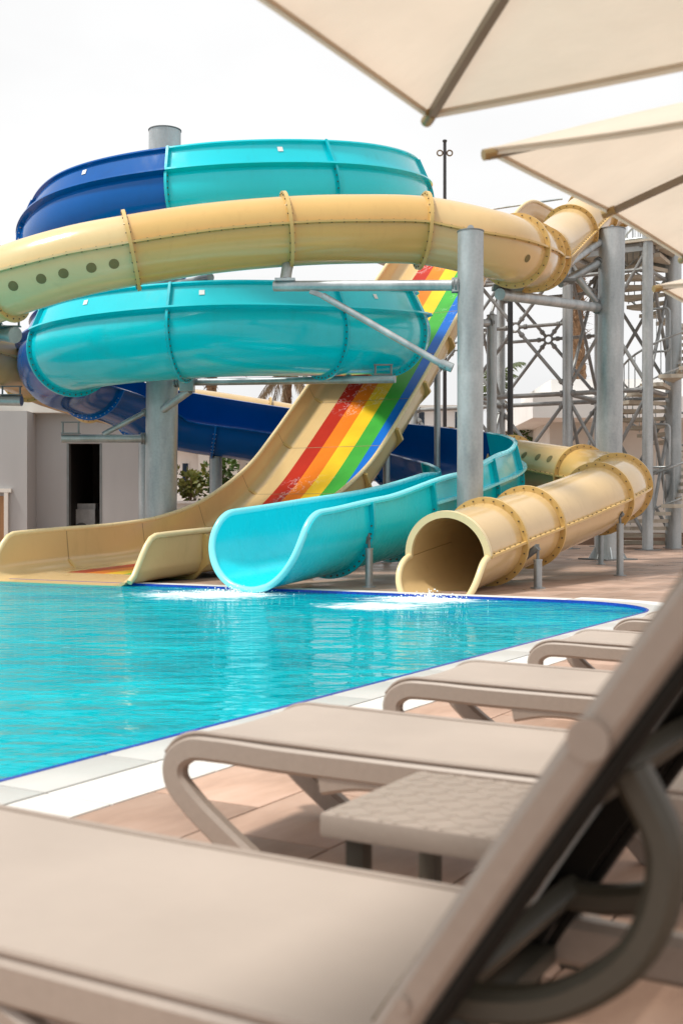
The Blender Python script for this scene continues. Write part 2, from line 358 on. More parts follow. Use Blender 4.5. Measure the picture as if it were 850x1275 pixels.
def water_mat(foam_spots):
    m, nt, b = mat('pool_water')
    nt.nodes.remove(b); out = nt.nodes['Material Output']
    n1 = noise(nt, 1.7, 3, 0.5, mapscale=(0.75, 1.5, 1), rotz=R(-8)); n2 = noise(nt, 5.0, 3, 0.5, mapscale=(0.8, 1.5, 1), rotz=R(14)); n3 = noise(nt, 0.7, 2, mapscale=(0.7, 1.5, 1))
    a1 = nt.nodes.new('ShaderNodeMath'); a1.operation = 'MULTIPLY_ADD'; nt.links.new(n1.outputs[0], a1.inputs[0]); a1.inputs[1].default_value = 1.0
    m2 = nt.nodes.new('ShaderNodeMath'); m2.operation = 'MULTIPLY'; nt.links.new(n2.outputs[0], m2.inputs[0]); m2.inputs[1].default_value = 0.28
    nt.links.new(m2.outputs[0], a1.inputs[2])
    bp = nt.nodes.new('ShaderNodeBump'); bp.inputs['Strength'].default_value = 1.0; bp.inputs['Distance'].default_value = 0.10
    nt.links.new(a1.outputs[0], bp.inputs['Height'])
    tr = nt.nodes.new('ShaderNodeBsdfTransparent'); tr.inputs['Color'].default_value = (0.10, 0.92, 0.96, 1)
    # scattering body of the water
    df = nt.nodes.new('ShaderNodeBsdfDiffuse')
    cc = ramp(nt, n3.outputs[0], [(0.35, (0.000, 0.36, 0.43)), (0.65, (0.000, 0.50, 0.56))]); nt.links.new(cc.outputs[0], df.inputs['Color'])
    nt.links.new(bp.outputs[0], df.inputs['Normal'])
    body = nt.nodes.new('ShaderNodeMixShader'); body.inputs[0].default_value = 0.5
    nt.links.new(tr.outputs[0], body.inputs[1]); nt.links.new(df.outputs[0], body.inputs[2])
    gl = nt.nodes.new('ShaderNodeBsdfGlossy'); gl.inputs['Roughness'].default_value = 0.02; nt.links.new(bp.outputs[0], gl.inputs['Normal'])
    fr = nt.nodes.new('ShaderNodeFresnel'); fr.inputs['IOR'].default_value = 1.33; nt.links.new(bp.outputs[0], fr.inputs['Normal'])
    fm = nt.nodes.new('ShaderNodeMath'); fm.operation = 'MULTIPLY'; fm.inputs[1].default_value = 0.55; nt.links.new(fr.outputs[0], fm.inputs[0])
    mx = nt.nodes.new('ShaderNodeMixShader'); nt.links.new(fm.outputs[0], mx.inputs[0]); nt.links.new(body.outputs[0], mx.inputs[1]); nt.links.new(gl.outputs[0], mx.inputs[2])
    # churned foam where the slides empty
    geo = nt.nodes.new('ShaderNodeNewGeometry'); fo = None
    nf = noise(nt, 4.5, 10, 0.78, mapscale=(0.7, 1.6, 1), rotz=R(-12)); nf.inputs['Distortion'].default_value = 0.8
    nfm = nt.nodes.new('ShaderNodeMath'); nfm.operation = 'MULTIPLY_ADD'; nt.links.new(nf.outputs[0], nfm.inputs[0]); nfm.inputs[1].default_value = 2.0; nfm.inputs[2].default_value = -0.5
    for (p, rad) in foam_spots:
        vd = nt.nodes.new('ShaderNodeVectorMath'); vd.operation = 'DISTANCE'; nt.links.new(geo.outputs['Position'], vd.inputs[0]); vd.inputs[1].default_value = p
        mr = nt.nodes.new('ShaderNodeMapRange'); mr.inputs[1].default_value = 0; mr.inputs[2].default_value = rad; mr.inputs[3].default_value = 0.60; mr.inputs[4].default_value = -0.25
        nt.links.new(vd.outputs['Value'], mr.inputs[0])
        if fo is None: fo = mr.outputs[0]
        else:
            mxm = nt.nodes.new('ShaderNodeMath'); mxm.operation = 'MAXIMUM'; nt.links.new(fo, mxm.inputs[0]); nt.links.new(mr.outputs[0], mxm.inputs[1]); fo = mxm.outputs[0]
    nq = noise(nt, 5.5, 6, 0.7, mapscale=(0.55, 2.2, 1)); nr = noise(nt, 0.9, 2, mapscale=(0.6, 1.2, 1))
    fl_ = mixc(nt, 1.0, ramp(nt, nq.outputs[0], [(0.64, (0, 0, 0)), (0.72, (.65, .65, .65))]).outputs[0], ramp(nt, nr.outputs[0], [(0.45, (0, 0, 0)), (0.6, (1, 1, 1))]).outputs[0], 'MULTIPLY')  # white flecks over the whole pool, part foam, part painted sparkle
    ad = nt.nodes.new('ShaderNodeMath'); ad.operation = 'ADD'; nt.links.new(fo, ad.inputs[0]); nt.links.new(nfm.outputs[0], ad.inputs[1])
    fr2 = ramp(nt, ad.outputs[0], [(0.66, (0, 0, 0)), (0.92, (0.9, 0.9, 0.9))])
    fd = nt.nodes.new('ShaderNodeBsdfDiffuse'); fd.inputs['Color'].default_value = (0.80, 0.88, 0.89, 1)
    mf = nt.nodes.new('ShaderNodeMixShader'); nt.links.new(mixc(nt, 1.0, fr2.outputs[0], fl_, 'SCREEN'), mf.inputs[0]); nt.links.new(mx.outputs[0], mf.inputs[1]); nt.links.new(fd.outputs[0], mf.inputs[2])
    nt.links.new(mf.outputs[0], out.inputs[0]); return m

# ------------------------------------------------------------------ pool, deck
AE, UE, RC = -3.234, 12.74, 1.25          # near edge, far edge, corner radius (pool grid)
def arc(cu, ca, r, n=14): return [ua(cu + r * math.sin(R(90) * k / n), ca + r * math.cos(R(90) * k / n)) for k in range(n + 1)]
corner = arc(UE - RC, AE - RC, RC)         # from the near edge round to the far edge
UMIN, AMIN, WZ = -14.0, -26.0, -0.012
mb = MB(); big = 900
def quad(mb, p, z=0.0): mb.add([V((q.x, q.y, z)) for q in p], [tuple(range(len(p)))])
quad(mb, [ua(-big, AE), ua(-big, big), ua(big, big), ua(big, AE)])
quad(mb, [ua(UE, AE), ua(big, AE), ua(big, -big), ua(UE, -big)])
quad(mb, [ua(-big, AE), ua(UMIN, AE), ua(UMIN, -big), ua(-big, -big)])
quad(mb, [ua(UMIN, AMIN), ua(UE, AMIN), ua(UE, -big), ua(UMIN, -big)])
cp = ua(UE, AE)
for k in range(len(corner) - 1): quad(mb, [cp, corner[k], corner[k + 1]])
g = mb.build('deck', M['deck'], smooth=False); tag(g, kind='structure')
outline = [ua(UMIN, AE)] + corner + [ua(UE, AMIN), ua(UMIN, AMIN)]
mb = MB(); n = len(outline)
mb.add([V((p.x, p.y, -1.3)) for p in outline], [tuple(range(n))])
for k in range(n):
    p, q = outline[k], outline[(k + 1) % n]
    mb.add([V((p.x, p.y, -1.3)), V((q.x, q.y, -1.3)), V((q.x, q.y, -0.09)), V((p.x, p.y, -0.09))], [(0, 1, 2, 3)])
basin = mb.build('pool_basin', M['basin'], smooth=False); tag(basin, kind='structure')
mb = MB()
for k in range(n):
    p, q = outline[k], outline[(k + 1) % n]
    mb.add([V((p.x, p.y, -0.09)), V((q.x, q.y, -0.09)), V((q.x, q.y, 0.0)), V((p.x, p.y, 0.0))], [(0, 1, 2, 3)])
mb.build('waterline_mosaic', M['pool_blue'], basin, smooth=False)
mb = MB(); mb.add([V((p.x, p.y, WZ)) for p in outline], [tuple(range(n))])
FOAM = [(at(262, 744, 14.6), 1.7), (at(320, 742, 14.8), 0.7), (at(528, 747, 13.75), 1.35), (at(470, 757, 12.8), 1.1)]
FOAM = [((p.x, p.y, WZ), r) for p, r in FOAM]
water = mb.build('pool_water', water_mat(FOAM), smooth=False); tag(water, kind='structure')
mb = MB(); rings = []
def off(d, z): 
    return [ua(UMIN, AE + d, z)] + [ua(UE - RC + (RC + d) * math.sin(R(90) * k / 14), AE - RC + (RC + d) * math.cos(R(90) * k / 14), z) for k in range(15)] + [ua(UE + d, AMIN, z)]
for p0, p1, p2, p3 in zip(off(-0.026, -0.06), off(0.0, -0.06), off(0.0, 0.0195), off(-0.026, 0.0195)): rings.append([p0, p1, p2, p3])
mb.rings(rings); mb.build('edge_mosaic', M['pool_blue'], basin, smooth=False)
# coping stones : two rows along the near edge, one along the far edge, wedges round the corner
cop = bpy.data.objects.new('coping', None); C.objects.link(cop); tag(cop, kind='structure')
def slab_mesh(name, la, lu, h, m, bev=0.006):
    b = MB(); b.box((0, 0, h / 2), la, lu, h); o = b.build(name, m, cop, bevel=bev); return o
def place_copies(proto, spots, parent):
    first = True
    for (u, a, rz) in spots:
        o = proto if first else proto.copy()
        if not first: C.objects.link(o); o.parent = parent
        first = False
        o.location = ua(u, a, o.get('_z', 0.001)); o.rotation_euler = (0, 0, rz)
CL = 0.6
p1 = slab_mesh('coping_stone', 0.27, CL - 0.006, 0.016, M['coping_grey'])
us = [UE - RC - CL * (k + 0.5) for k in range(24)]
place_copies(p1, [(u, AE - 0.02 + 0.135, GRID_ROT) for u in us], cop)
p2 = slab_mesh('coping_stone', 0.30, CL - 0.006, 0.013, M['coping'])
place_copies(p2, [(u, AE + 0.256 + 0.15, GRID_ROT) for u in us], cop)
p3 = slab_mesh('coping_stone', CL - 0.006, 0.32, 0.016, M['coping'])
place_copies(p3, [(UE - 0.02 + 0.16, AE - RC - CL * (k + 0.5), GRID_ROT) for k in range(22)], cop)
for ra, rb, m, h in ((RC - 0.02, RC + 0.25, M['coping_grey'], 0.016), (RC + 0.256, RC + 0.556, M['coping'], 0.013)):
    for k in range(5):
        b = MB(); t0, t1 = k / 5, (k + 1) / 5 - 0.004; rings = []
        for j in range(6):
            th = R(90) * (t0 + (t1 - t0) * j / 5)
            P = lambda r, z: ua(UE - RC + r * math.sin(th), AE - RC + r * math.cos(th), z)
            rings.append([P(ra, 0.001), P(rb, 0.001), P(rb, h), P(ra, h)])
        b.rings(rings); b.build('coping_stone', m, cop, smooth=False)
# terracotta tiles by the sun beds
deck_tiles = g
TU, TA = 0.6, 0.45
b = MB(); b.box((0, 0, 0.006), TA - 0.007, TU - 0.007, 0.010)
proto = b.build('paving_tile', M['tile'], g, bevel=0.002); first = True
a0 = AE + 0.562
for i in range(16):
    for j in range(18):
        u = -0.3 + TU * (j + 0.5 + (0.5 if i % 2 else 0)); a = a0 + TA * (i + 0.5)
        p = ua(u, a)
        if p.y < 0.6: continue
        o = proto if first else proto.copy()
        if not first: C.objects.link(o); o.parent = g
        first = False
        o.location = ua(u, a, 0.001 + random.uniform(0, 0.0008)); o.rotation_euler = (0, 0, GRID_ROT)

# ------------------------------------------------------------------ spiral flume (turquoise and blue)
LEAN = 0.0
def flume_ring(P, i, r, th, ein, eout, bank, cut=None):
    """closed outline of the U at path index i ; ein / eout wall heights above the circle centre"""
    p, N, B = P.frame(i, bank); pts_in = []; pts_out = []
    ao, ai = 90.0, 90.0
    if cut is not None: ao = ai = cut
    n = 26
    def loc(rad, off):
        out = []
        full = cut is None
        if full and ein > 0:
            for k in range(3): out.append((-rad, ein * (1 - k / 3)))
        else:
            for k in range(3): out.append((-rad * math.sin(R(ai)), -rad * math.cos(R(ai))))
        for k in range(n + 1):
            a = -ai + (ai + ao) * k / n
            out.append((rad * math.sin(R(a)), -rad * math.cos(R(a))))
        if full and eout > 0:
            for k in range(3): out.append((rad - LEAN * bank * eout * ((k + 1) / 3) ** 1.3, eout * (k + 1) / 3))
        else:
            for k in range(3): out.append((rad * math.sin(R(ao)), -rad * math.cos(R(ao))))
        return out
    lin = loc(r, 0); lo = loc(r + th, 0)
    if cut is None:      # rolled lip on both rims
        xo = lo[-1][0] - th; sl_ = LEAN * bank
        lo[0] = (-(r + 0.075), lo[0][1]); lo[-1] = (xo + 0.075, lo[-1][1])
        lo[1] = (-(r + 0.075), lo[0][1] - 0.03); lo[-2] = (xo + 0.075 + sl_ * .03, lo[-1][1] - 0.03)
        lo[2] = (-(r + th), lo[0][1] - 0.045); lo[-3] = (xo + th + sl_ * .045, lo[-1][1] - 0.045)
    return [p + N * x + B * y for x, y in lin] + [p + N * x + B * y for x, y in reversed(lo)]
SR = 0.72
CXs, CYs, CRs = -2.22, 23.1, 3.2
def hel(theta, z, rr=CRs, dx=0.0, dy=0.0):
    return V((CXs + dx + rr * math.cos(R(theta)), CYs + dy + rr * math.sin(R(theta)), z))
b25 = R(24); sc = []
def sp(p, bank, ein, eout): sc.append((p, bank, ein, eout))
for th, zr in ((112, 7.55), (90, 7.5), (45, 7.3), (0, 7.0), (-45, 6.58), (-90, 6.25), (-135, 6.07), (-180, 5.80), (-225, 5.60), (-270, 5.30), (-315, 4.90), (-360, 4.48),
               (-405, 4.14), (-450, 4.0), (-495, 3.90), (-535, 3.76)):
    sp(hel(th, zr), b25, 0.12, 0.50)
sp(V((-4.75, 25.2, 3.60)), b25, 0.12, 0.50)
sp(at(210, 517, 26.9), R(18), 0.12, 0.50)
sp(at(320, 535, 27.3), R(14), 0.12, 0.48)
sp(at(440, 553, 26.9), R(12), 0.14, 0.46)
sp(V(((533 - 425) / F * 25.6, 25.6, 2.16)), R(14), 0.2, 0.5)
sp(V(((583 - 425) / F * 24.0, 24.0, 1.90)), R(15), 0.25, 0.5)
sp(V(((600 - 425) / F * 22.2, 22.2, 1.66)), R(15), 0.3, 0.48)
sp(V(((579 - 425) / F * 20.1, 20.1, 1.43)), R(10), 0.32, 0.42)
sp(V(((514 - 425) / F * 18.1, 18.1, 1.16)), R(5), 0.24, 0.32)
sp(V(((420 - 425) / F * 16.4, 16.4, 0.93)), R(0), 0.20, 0.24)
sp(V(((353 - 425) / F * 15.45, 15.45, 0.81)), R(0), 0.20, 0.20)
sp(V(((306 - 425) / F * 14.85, 14.85, 0.735)), R(0), 0.20, 0.20)
SP = Path(sc, 0.055, 0.66)
spiral = thing('spiral_slide', 'spiral open water slide winding in turquoise and deep blue sections round a steel column', 'water slide', hel(0, 0) * 1.0)
spiral.location = (CXs, CYs, 0)
# joints as control parameters ; colour of the section that FOLLOWS each joint
joints = [(0.0, 'blue'), (1.0, 'blue'), (2.0, 'turq'), (3.1, 'turq'), (4.25, 'turq'), (5.2, 'blue'), (6.5, 'blue'), (7.5, 'blue'), (8.5, 'blue'), (9.5, 'blue'), (10.4, 'turq'), (11.4, 'turq'),
          (12.2, 'turq'), (13.2, 'turq'), (14.25, 'blue'), (15.6, 'blue'), (16.6, 'blue'), (17.55, 'blue'), (18.4, 'blue'), (19.5, 'blue'), (20.7, 'turq'), (21.6, 'turq'), (22.45, 'turq'), (23.3, 'turq'), (24.35, 'turq_sunlit'), (25.2, 'turq_sunlit'), (27.0, None)]
def flange_ring(P, i, r, h, wd, a0, a1, bank, name, m, root, top=None, n=28):
    """band standing out of the shell at a joint"""
    p, N, B = P.frame(i, bank); T = P.T[i]; rings = []
    seq = []
    if top: seq.append((-1, 0, top[0]))
    for k in range(n + 1):
        a = R(a0 + (a1 - a0) * k / n); seq.append((math.sin(a), -math.cos(a), 0))
    if top:
        for q_ in (.5, 1.0): seq.append((1 - LEAN * bank * top[1] * q_ ** 1.3 / r, 0, top[1] * q_))
    for x, y, e in seq:
        q = []
        for rad, tt in ((r, -wd), (r + h, -wd), (r + h, wd), (r, wd)):
            q.append(p + N * (x * rad) + B * (y * rad + e) + T * tt)
        rings.append(q)
    full = abs(a1 - a0) > 359
    mb = MB(); mb.rings(rings[:-1] if full else rings, loop=full); return wpart(mb, name, m, root)
def bolts(P, i, r, angs, bank, wd, mb, size=0.013):
    p, N, B = P.frame(i, bank); T = P.T[i]
    for a in angs:
        c = p + N * (math.sin(R(a)) * r) + B * (-math.cos(R(a)) * r)
        mb.cyl(c - T * (wd + 0.014), c + T * (wd + 0.014), size, n=6)
bmb_d, bmb_l = MB(), MB()
ncut = 0.62
for k in range(len(joints) - 1):
    t0, col = joints[k]; t1, _ = joints[k + 1]
    i0, i1 = SP.idx(t0), SP.idx(t1); rings = []
    last = k == len(joints) - 2
    for i in range(i0, i1 + 1):
        bank, ein, eout = SP.ex[i]; cut = None
        if last:
            d = SP.len - SP.s[i]           # the mouth : walls sweep down to the water
            if d < ncut:
                f = math.sin(1.5708 * (d / ncut) ** 0.55)
                tot = 90 + math.degrees(ein / SR)
                ang = 20 + (tot - 20) * f
                if ang < 90: cut = ang
                else: ein = eout = (ang - 90) / 57.3 * SR
        rings.append(flume_ring(SP, i, SR, 0.022, ein, eout, bank, cut))
    mb = MB(); mb.rings(rings)
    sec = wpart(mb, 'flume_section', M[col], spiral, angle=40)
    if k:
        bank, ein, eout = SP.ex[i0]
        pc = 'turq' if 'turq' in (col[:4], joints[k - 1][1]) else col
        flange_ring(SP, i0, SR + 0.012, 0.085, 0.022, -90, 90, bank, 'joint_flange', M[pc + '_flange'], spiral, (ein, eout))
        bolts(SP, i0, SR + 0.058, range(-84, 90, 8), bank, 0.022, bmb_l if pc == 'blue' else bmb_d)
    # longitudinal rib where wall and trough are bolted together
    rr = []
    for i in range(i0, i1 + 1):
        if last and SP.len - SP.s[i] < ncut * 0.9: break
        bank, ein, eout = SP.ex[i]; p, N, B = SP.frame(i, bank)
        if eout < 0.3: f = 0.3 + 0.7 * (eout - 0.2) / 0.1
        else: f = 1.0
        hh = 0.018
        rr.append([p + N * (SR + 0.015) + B * -hh, p + N * (SR + 0.03 + 0.10 * f) + B * -hh, p + N * (SR + 0.03 + 0.10 * f) + B * hh, p + N * (SR + 0.015) + B * hh])
    if len(rr) > 2 and t0 < 24:
        mb = MB(); mb.rings(rr); wpart2(mb, 'rib', M['turq_lip' if col[:4] == 'turq' and t0 > 20 else col], sec)
tag(wpart(bmb_d, 'bolts', M['bolt'], spiral, smooth=False), kind='stuff'); tag(wpart(bmb_l, 'bolts', M['bolt_light'], spiral, smooth=False), kind='stuff')
def label_plate(t, y):
    i = SP.idx(t); bank, ein, eout = SP.ex[i]; p, N, B = SP.frame(i, bank); T = SP.T[i]; x = SR + 0.026 - LEAN * bank * eout * (y / eout) ** 1.3
    up = (B - N * (LEAN * bank)).normalized(); out = T.cross(up).normalized(); out = out if out.dot(N) > 0 else -out
    mb = MB(); mb.frame_box(p + N * x + B * y - T * .045 - up * .045 + out * .002, T * .09, up * .09, out * .004); wpart(mb, 'label_plate', M['white_metal'], spiral, smooth=False)
for t, y in ((4.55, .33), (5.75, .34), (13.0, .3), (13.75, .33), (11.9, .3)): label_plate(t, y)
# pale rounded lip round the mouth and along the last rims
def mouth_lip(P, r, ein0, ncut, root, m, name, rad, amin=20, start=8.5):
    L, Rr = [], []
    i0 = P.idx_s(P.len - start)
    for i in range(i0, len(P.p)):
        bank, ein, eout = P.ex[i]; d = P.len - P.s[i]; p, N, B = P.frame(i, bank); res = []
        for sgn, e in ((-1, ein), (1, eout)):
            tot = 90 + math.degrees(e / r); ang = tot
            if d < ncut:
                f = math.sin(1.5708 * (d / ncut) ** 0.55); ang = min(tot, amin + (90 + math.degrees(ein / r) - amin) * f)
            if ang <= 90: x, y = r * math.sin(R(ang)), -r * math.cos(R(ang))
            else: x, y = r, (ang - 90) / 57.3 * r
            res.append(p + N * (sgn * (x + 0.02)) + B * y)
        L.append(res[0]); Rr.append(res[1])
    p, N, B = P.frame(len(P.p) - 1, 0); bot = []
    for k in range(1, 12):
        a = -amin + 2 * amin * k / 12; bot.append(p + N * (r * math.sin(R(a))) + B * (-r * math.cos(R(a))))
    mb = MB(); nn_ = len(L); rds = [rad * min(1.0, 0.35 + k / 60) for k in range(nn_)]; mb.pipe(L + bot + Rr[::-1], rds + [rad] * len(bot) + rds[::-1], 16); return wpart(mb, name, m, root)
mouth_lip(SP, SR, 0.25, ncut, spiral, M['turq_lip'], 'mouth_lip', 0.045)

# ------------------------------------------------------------------ closed tube slide
TR = 0.52
tc_ = [(808, 244, 29.8), (771, 251, 28.0), (737, 266, 26.2), (705, 294, 24.5), (679, 317, 22.8), (664, 322, 20.9), (649, 315, 19.4), (612, 304, 18.6),
       (527, 287, 18.5), (440, 285, 18.2), (357, 288, 18.0), (258, 297, 17.8), (161, 312, 17.6), (95, 325, 17.5), (20, 347, 17.6), (-55, 378, 18.2),
       (-95, 405, 19.8), (-70, 428, 21.5), (5, 450, 23.0), (65, 478, 25.6), (150, 503, 27.9), (262, 513, 29.4), (380, 532, 29.8), (500, 556, 28.6), (590, 568, 26.5),
       (668, 583, 24.0), (722, 592, 22.6), (757, 599, 21.5), (768, 607, 20.3), (742, 622, 19.1), (697, 641, 18.0), (648, 659, 16.8), (596, 678, 15.6), (560, 692, 14.8), (537, 702.5, 14.3)]
TP = Path([(at(*c),) for c in tc_], 0.06, 0.56)
tube = thing('tube_slide', 'cream closed tube slide with bolted ring flanges looping across and emptying into the pool', 'water slide', at(20, 347, 17.6))
tube.location.z = 0
tj = [(0.0, 'beige_deep'), (1.1, 'beige_deep'), (2.0, 'beige'), (2.85, 'beige'), (4.6, 'beige_deep'), (5.45, 'beige'), (6.3, 'beige'), (8.0, 'beige_deep'), (10.0, 'beige_deep'), (12.0, 'beige_pale'), (14.2, 'beige_pale'), (15.5, 'beige'),
      (16.5, 'beige'), (17.5, 'beige'), (18.5, 'beige_deep'), (19.6, 'beige'), (20.6, 'beige'), (21.6, 'beige'), (22.6, 'beige'), (23.6, 'beige'), (24.6, 'beige'), (26.05, 'beige_deep'), (28.0, 'beige'), (28.95, 'beige'), (30.85, 'beige'), (31.8, 'beige'), (34.0, None)]
def tube_ring(P, i, r, th, a0=-180, a1=180, n=40):
    p, N, B = P.frame(i)
    full = a1 - a0 >= 359.9
    m = n if full else n + 1
    g = lambda rad: [p + N * (rad * math.sin(R(a0 + (a1 - a0) * k / n))) - B * (rad * math.cos(R(a0 + (a1 - a0) * k / n))) for k in range(m)]
    return g(r), g(r + th)
bm_t = MB(); tl = TP.len; UP_END = 0.52; LOWCUT = 0.52
tsec = []
for k in range(len(tj) - 1):
    t0, col = tj[k]; t1, _ = tj[k + 1]; i0, i1 = TP.idx(t0), TP.idx(t1); last = k == len(tj) - 2
    mb = MB()
    if not last:
        ri = [tube_ring(TP, i, TR - 0.02, 0.0)[0] for i in range(i0, i1 + 1)]; ro = [tube_ring(TP, i, TR, 0.0)[0] for i in range(i0, i1 + 1)]
        mb.rings(ro, caps=False); mb.rings(ri, caps=False)
        sec = wpart(mb, 'tube_section', M[col], tube, fix=False)
    else:
        ie = TP.idx_s(tl - UP_END)
        up = []
        for i in range(i0, ie + 1):
            p, N, B = TP.frame(i); q = []
            for rad, rev in ((TR - 0.02, 0), (TR, 1)):
                a = [p + N * (rad * math.sin(R(90 + 180 * j / 24))) - B * (rad * math.cos(R(90 + 180 * j / 24))) for j in range(25)]
                q += a[::-1] if rev else a
            up.append(q)
        mb.rings(up); sec = wpart(mb, 'tube_section', M[col], tube)
        lo = []
        for i in range(i0, len(TP.p)):
            p, N, B = TP.frame(i); q = []; d = tl - TP.s[i]; am = 89.0; fl = 0.0
            if d < LOWCUT:
                f = math.sin(1.5708 * (d / LOWCUT) ** 0.6); am = 25 + 64 * f; fl = 0.10 * (1 - f)
            for rad, rev in ((TR - 0.02 + fl, 0), (TR + fl, 1)):
                a = [p + N * (rad * math.sin(R(-am + 2 * am * j / 24))) - B * (rad * math.cos(R(-am + 2 * am * j / 24))) for j in range(25)]
                q += a[::-1] if rev else a
            lo.append(q)
        mb = MB(); mb.rings(lo); wpart(mb, 'tube_section', M[col], tube)
        # thick lips : a flat half ring above, a rounded one below
        flange_ring(TP, ie, TR - 0.03, 0.085, 0.03, 90, 270, 0, 'mouth_ring', M['beige_lip'], tube)
        Lp, Rp = [], []
        for i in range(ie, len(TP.p)):
            p, N, B = TP.frame(i); d = tl - TP.s[i]; am = 89.0; fl = 0
            if d < LOWCUT: f = math.sin(1.5708 * (d / LOWCUT) ** 0.6); am = 25 + 64 * f; fl = 0.10 * (1 - f)
            rad = TR + 0.005 + fl
            Lp.append(p - N * (rad * math.sin(R(am))) - B * (rad * math.cos(R(am)))); Rp.append(p + N * (rad * math.sin(R(am))) - B * (rad * math.cos(R(am))))
        p, N, B = TP.frame(len(TP.p) - 1)
        bt = [p + N * ((TR + .105) * math.sin(R(-25 + 50 * j / 10))) - B * ((TR + .105) * math.cos(R(-25 + 50 * j / 10))) for j in range(1, 10)]
        mb = MB(); mb.pipe(Lp + bt + Rp[::-1], 0.042, 16); wpart(mb, 'mouth_lip', M['beige_lip'], tube)
    tsec.append(sec)
    if k:
        flange_ring(TP, i0, TR - 0.004, 0.085, 0.026, -180, 180, 0, 'ring_flange', M['beige_flange'], tube, n=40)
        bolts(TP, i0, TR + 0.042, range(-180, 180, 15), 0, 0.026, bm_t, 0.011)
    ie2 = TP.idx_s(tl - UP_END) if last else i1
    for sgn in (-1, 1):
        rr = []
        for i in range(i0, ie2 + 1):
            p, N, B = TP.frame(i); x0, x1 = TR - 0.004, TR + 0.065
            rr.append([p + N * sgn * x0 - B * 0.016, p + N * sgn * x1 - B * 0.016, p + N * sgn * x1 + B * 0.016, p + N * sgn * x0 + B * 0.016])
            if i % 3 == 0 and TP.s[i] < tl - .56: bm_t.cyl(p + N * sgn * (TR + 0.036) - B * 0.026, p + N * sgn * (TR + 0.036) + B * 0.026, 0.012, n=6)
        mb = MB(); mb.rings(rr); wpart2(mb, 'rib', M['beige_flange'] if col != 'beige_pale' else M['beige_pale'], sec)
tag(wpart(bm_t, 'bolts', M['bolt'], tube, smooth=False), kind='stuff')
def vent(sec, t, ang, r=0.075):
    i = TP.idx(t); p, N, B = TP.frame(i); T = TP.T[i]; mb = MB(); n = 14; rings = []
    for rad in (r, r * 0.5, 0.001):
        q = []
        for k in range(n):
            x = rad * math.cos(2 * math.pi * k / n); y = rad * math.sin(2 * math.pi * k / n); a = R(ang) + y / TR
            q.append(p + T * x + N * ((TR + 0.003) * math.sin(a)) - B * ((TR + 0.003) * math.cos(a)))
        rings.append(q)
    mb.rings(rings, caps=False); wpart2(mb, 'vent_hole', M['hole'], sec)
# (left of travel is +angle ; upper run travels to the left of the picture, its near side is +)
for t in (12.35, 12.75, 13.15, 13.5, 13.85): vent(tsec[9], t, 62)
for t in (14.5, 14.85, 15.2): vent(tsec[10], t, 62)
for t in (6.75, 7.35): vent(tsec[6], t, 62, 0.065)
for t in (25.1, 25.4, 25.7, 26.0): vent(tsec[20], t, -122, 0.08)

# ------------------------------------------------------------------ rainbow slide
VL, VR = 7.72, 5.10      # its two walls, metres to the left along the far edge from the grid corner reference
rimz = [(0.0, .655), (0.6, .71), (1.5, .76), (3.0, .83), (4.2, .96), (5.18, 1.16), (6.08, 1.50), (7.06, 2.06), (7.95, 2.74), (8.58, 3.26), (9.57, 4.10), (12.5, 6.75), (13.6, 7.7), (14.4, 8.35), (15.2, 8.72), (16.2, 8.80), (17.5, 8.80)]
RB0 = V((1.63, 13.77, 0)) + V((-0.8660254, 0.5, 0)) * ((VL + VR) / 2)
def wall_h(s_):      # walls are lower on the steep drop than at the run-out
    f = max(0.0, min(1.0, (s_ - 4.0) / 3.5)); return 0.62 - 0.18 * f * f * (3 - 2 * f)
RP = Path([(RB0 + UD * (s_ - 0.25) + ZD * (z_ - wall_h(s_) - 0.04 - 0.08 * max(0, min(1, s_ - 6)) * 0.5),) for s_, z_ in rimz], 0.1)
rain = thing('rainbow_slide', 'wide cream slide with red, orange, yellow, green and blue lanes dropping to the pool', 'water slide', RB0)
HW = (VL - VR) / 2
def lane_mat(name, col):
    m, nt, b = mat(name)
    n1 = noise(nt, 1.5, 7, 0.62, mapscale=(2.2, 2.2, 2.2)); n2 = noise(nt, 1.0, 3)
    c = mixc(nt, ramp(nt, n2.outputs[0], [(0.35, (0, 0, 0)), (0.7, (1, 1, 1))]).outputs[0], scalec(col, 0.85), scalec(col, 1.1))
    w_ = ramp(nt, n1.outputs[0], [(0.485, (0, 0, 0)), (0.495, (.7, .7, .7)), (0.505, (0, 0, 0))])
    n4 = noise(nt, 0.8, 2); g_ = ramp(nt, n4.outputs[0], [(0.55, (0, 0, 0)), (0.64, (1, 1, 1))])
    fac = mixc(nt, 1.0, w_.outputs[0], g_.outputs[0], 'MULTIPLY')
    c = mixc(nt, fac, c, (0.75, 0.8, 0.8, 1))
    nt.links.new(c, b.inputs['Base Color']); b.inputs['Roughness'].default_value = 0.32; b.inputs['Specular IOR Level'].default_value = 0.15
    bump(nt, b, n1.outputs[0], 0.10, 0.02); return m
lanes = [('red', (0.42, 0.022, 0.008, 1)), ('orange', (0.78, 0.19, 0.010, 1)), ('yellow', (0.85, 0.52, 0.02, 1)), ('green', (0.055, 0.38, 0.045, 1)), ('blue', (0.005, 0.14, 0.56, 1))]
def strip(x0, z0, x1, z1, i0, i1, name, m, th=0.03):
    rings = []
    for i in range(i0, i1 + 1):
        p, N, B = RP.frame(i)
        rings.append([p + N * x0 + B * z0, p + N * x1 + B * z1, p + N * x1 + B * (z1 - th), p + N * x0 + B * (z0 - th)])
    mb = MB(); mb.rings(rings); return wpart(mb, name, m, rain)
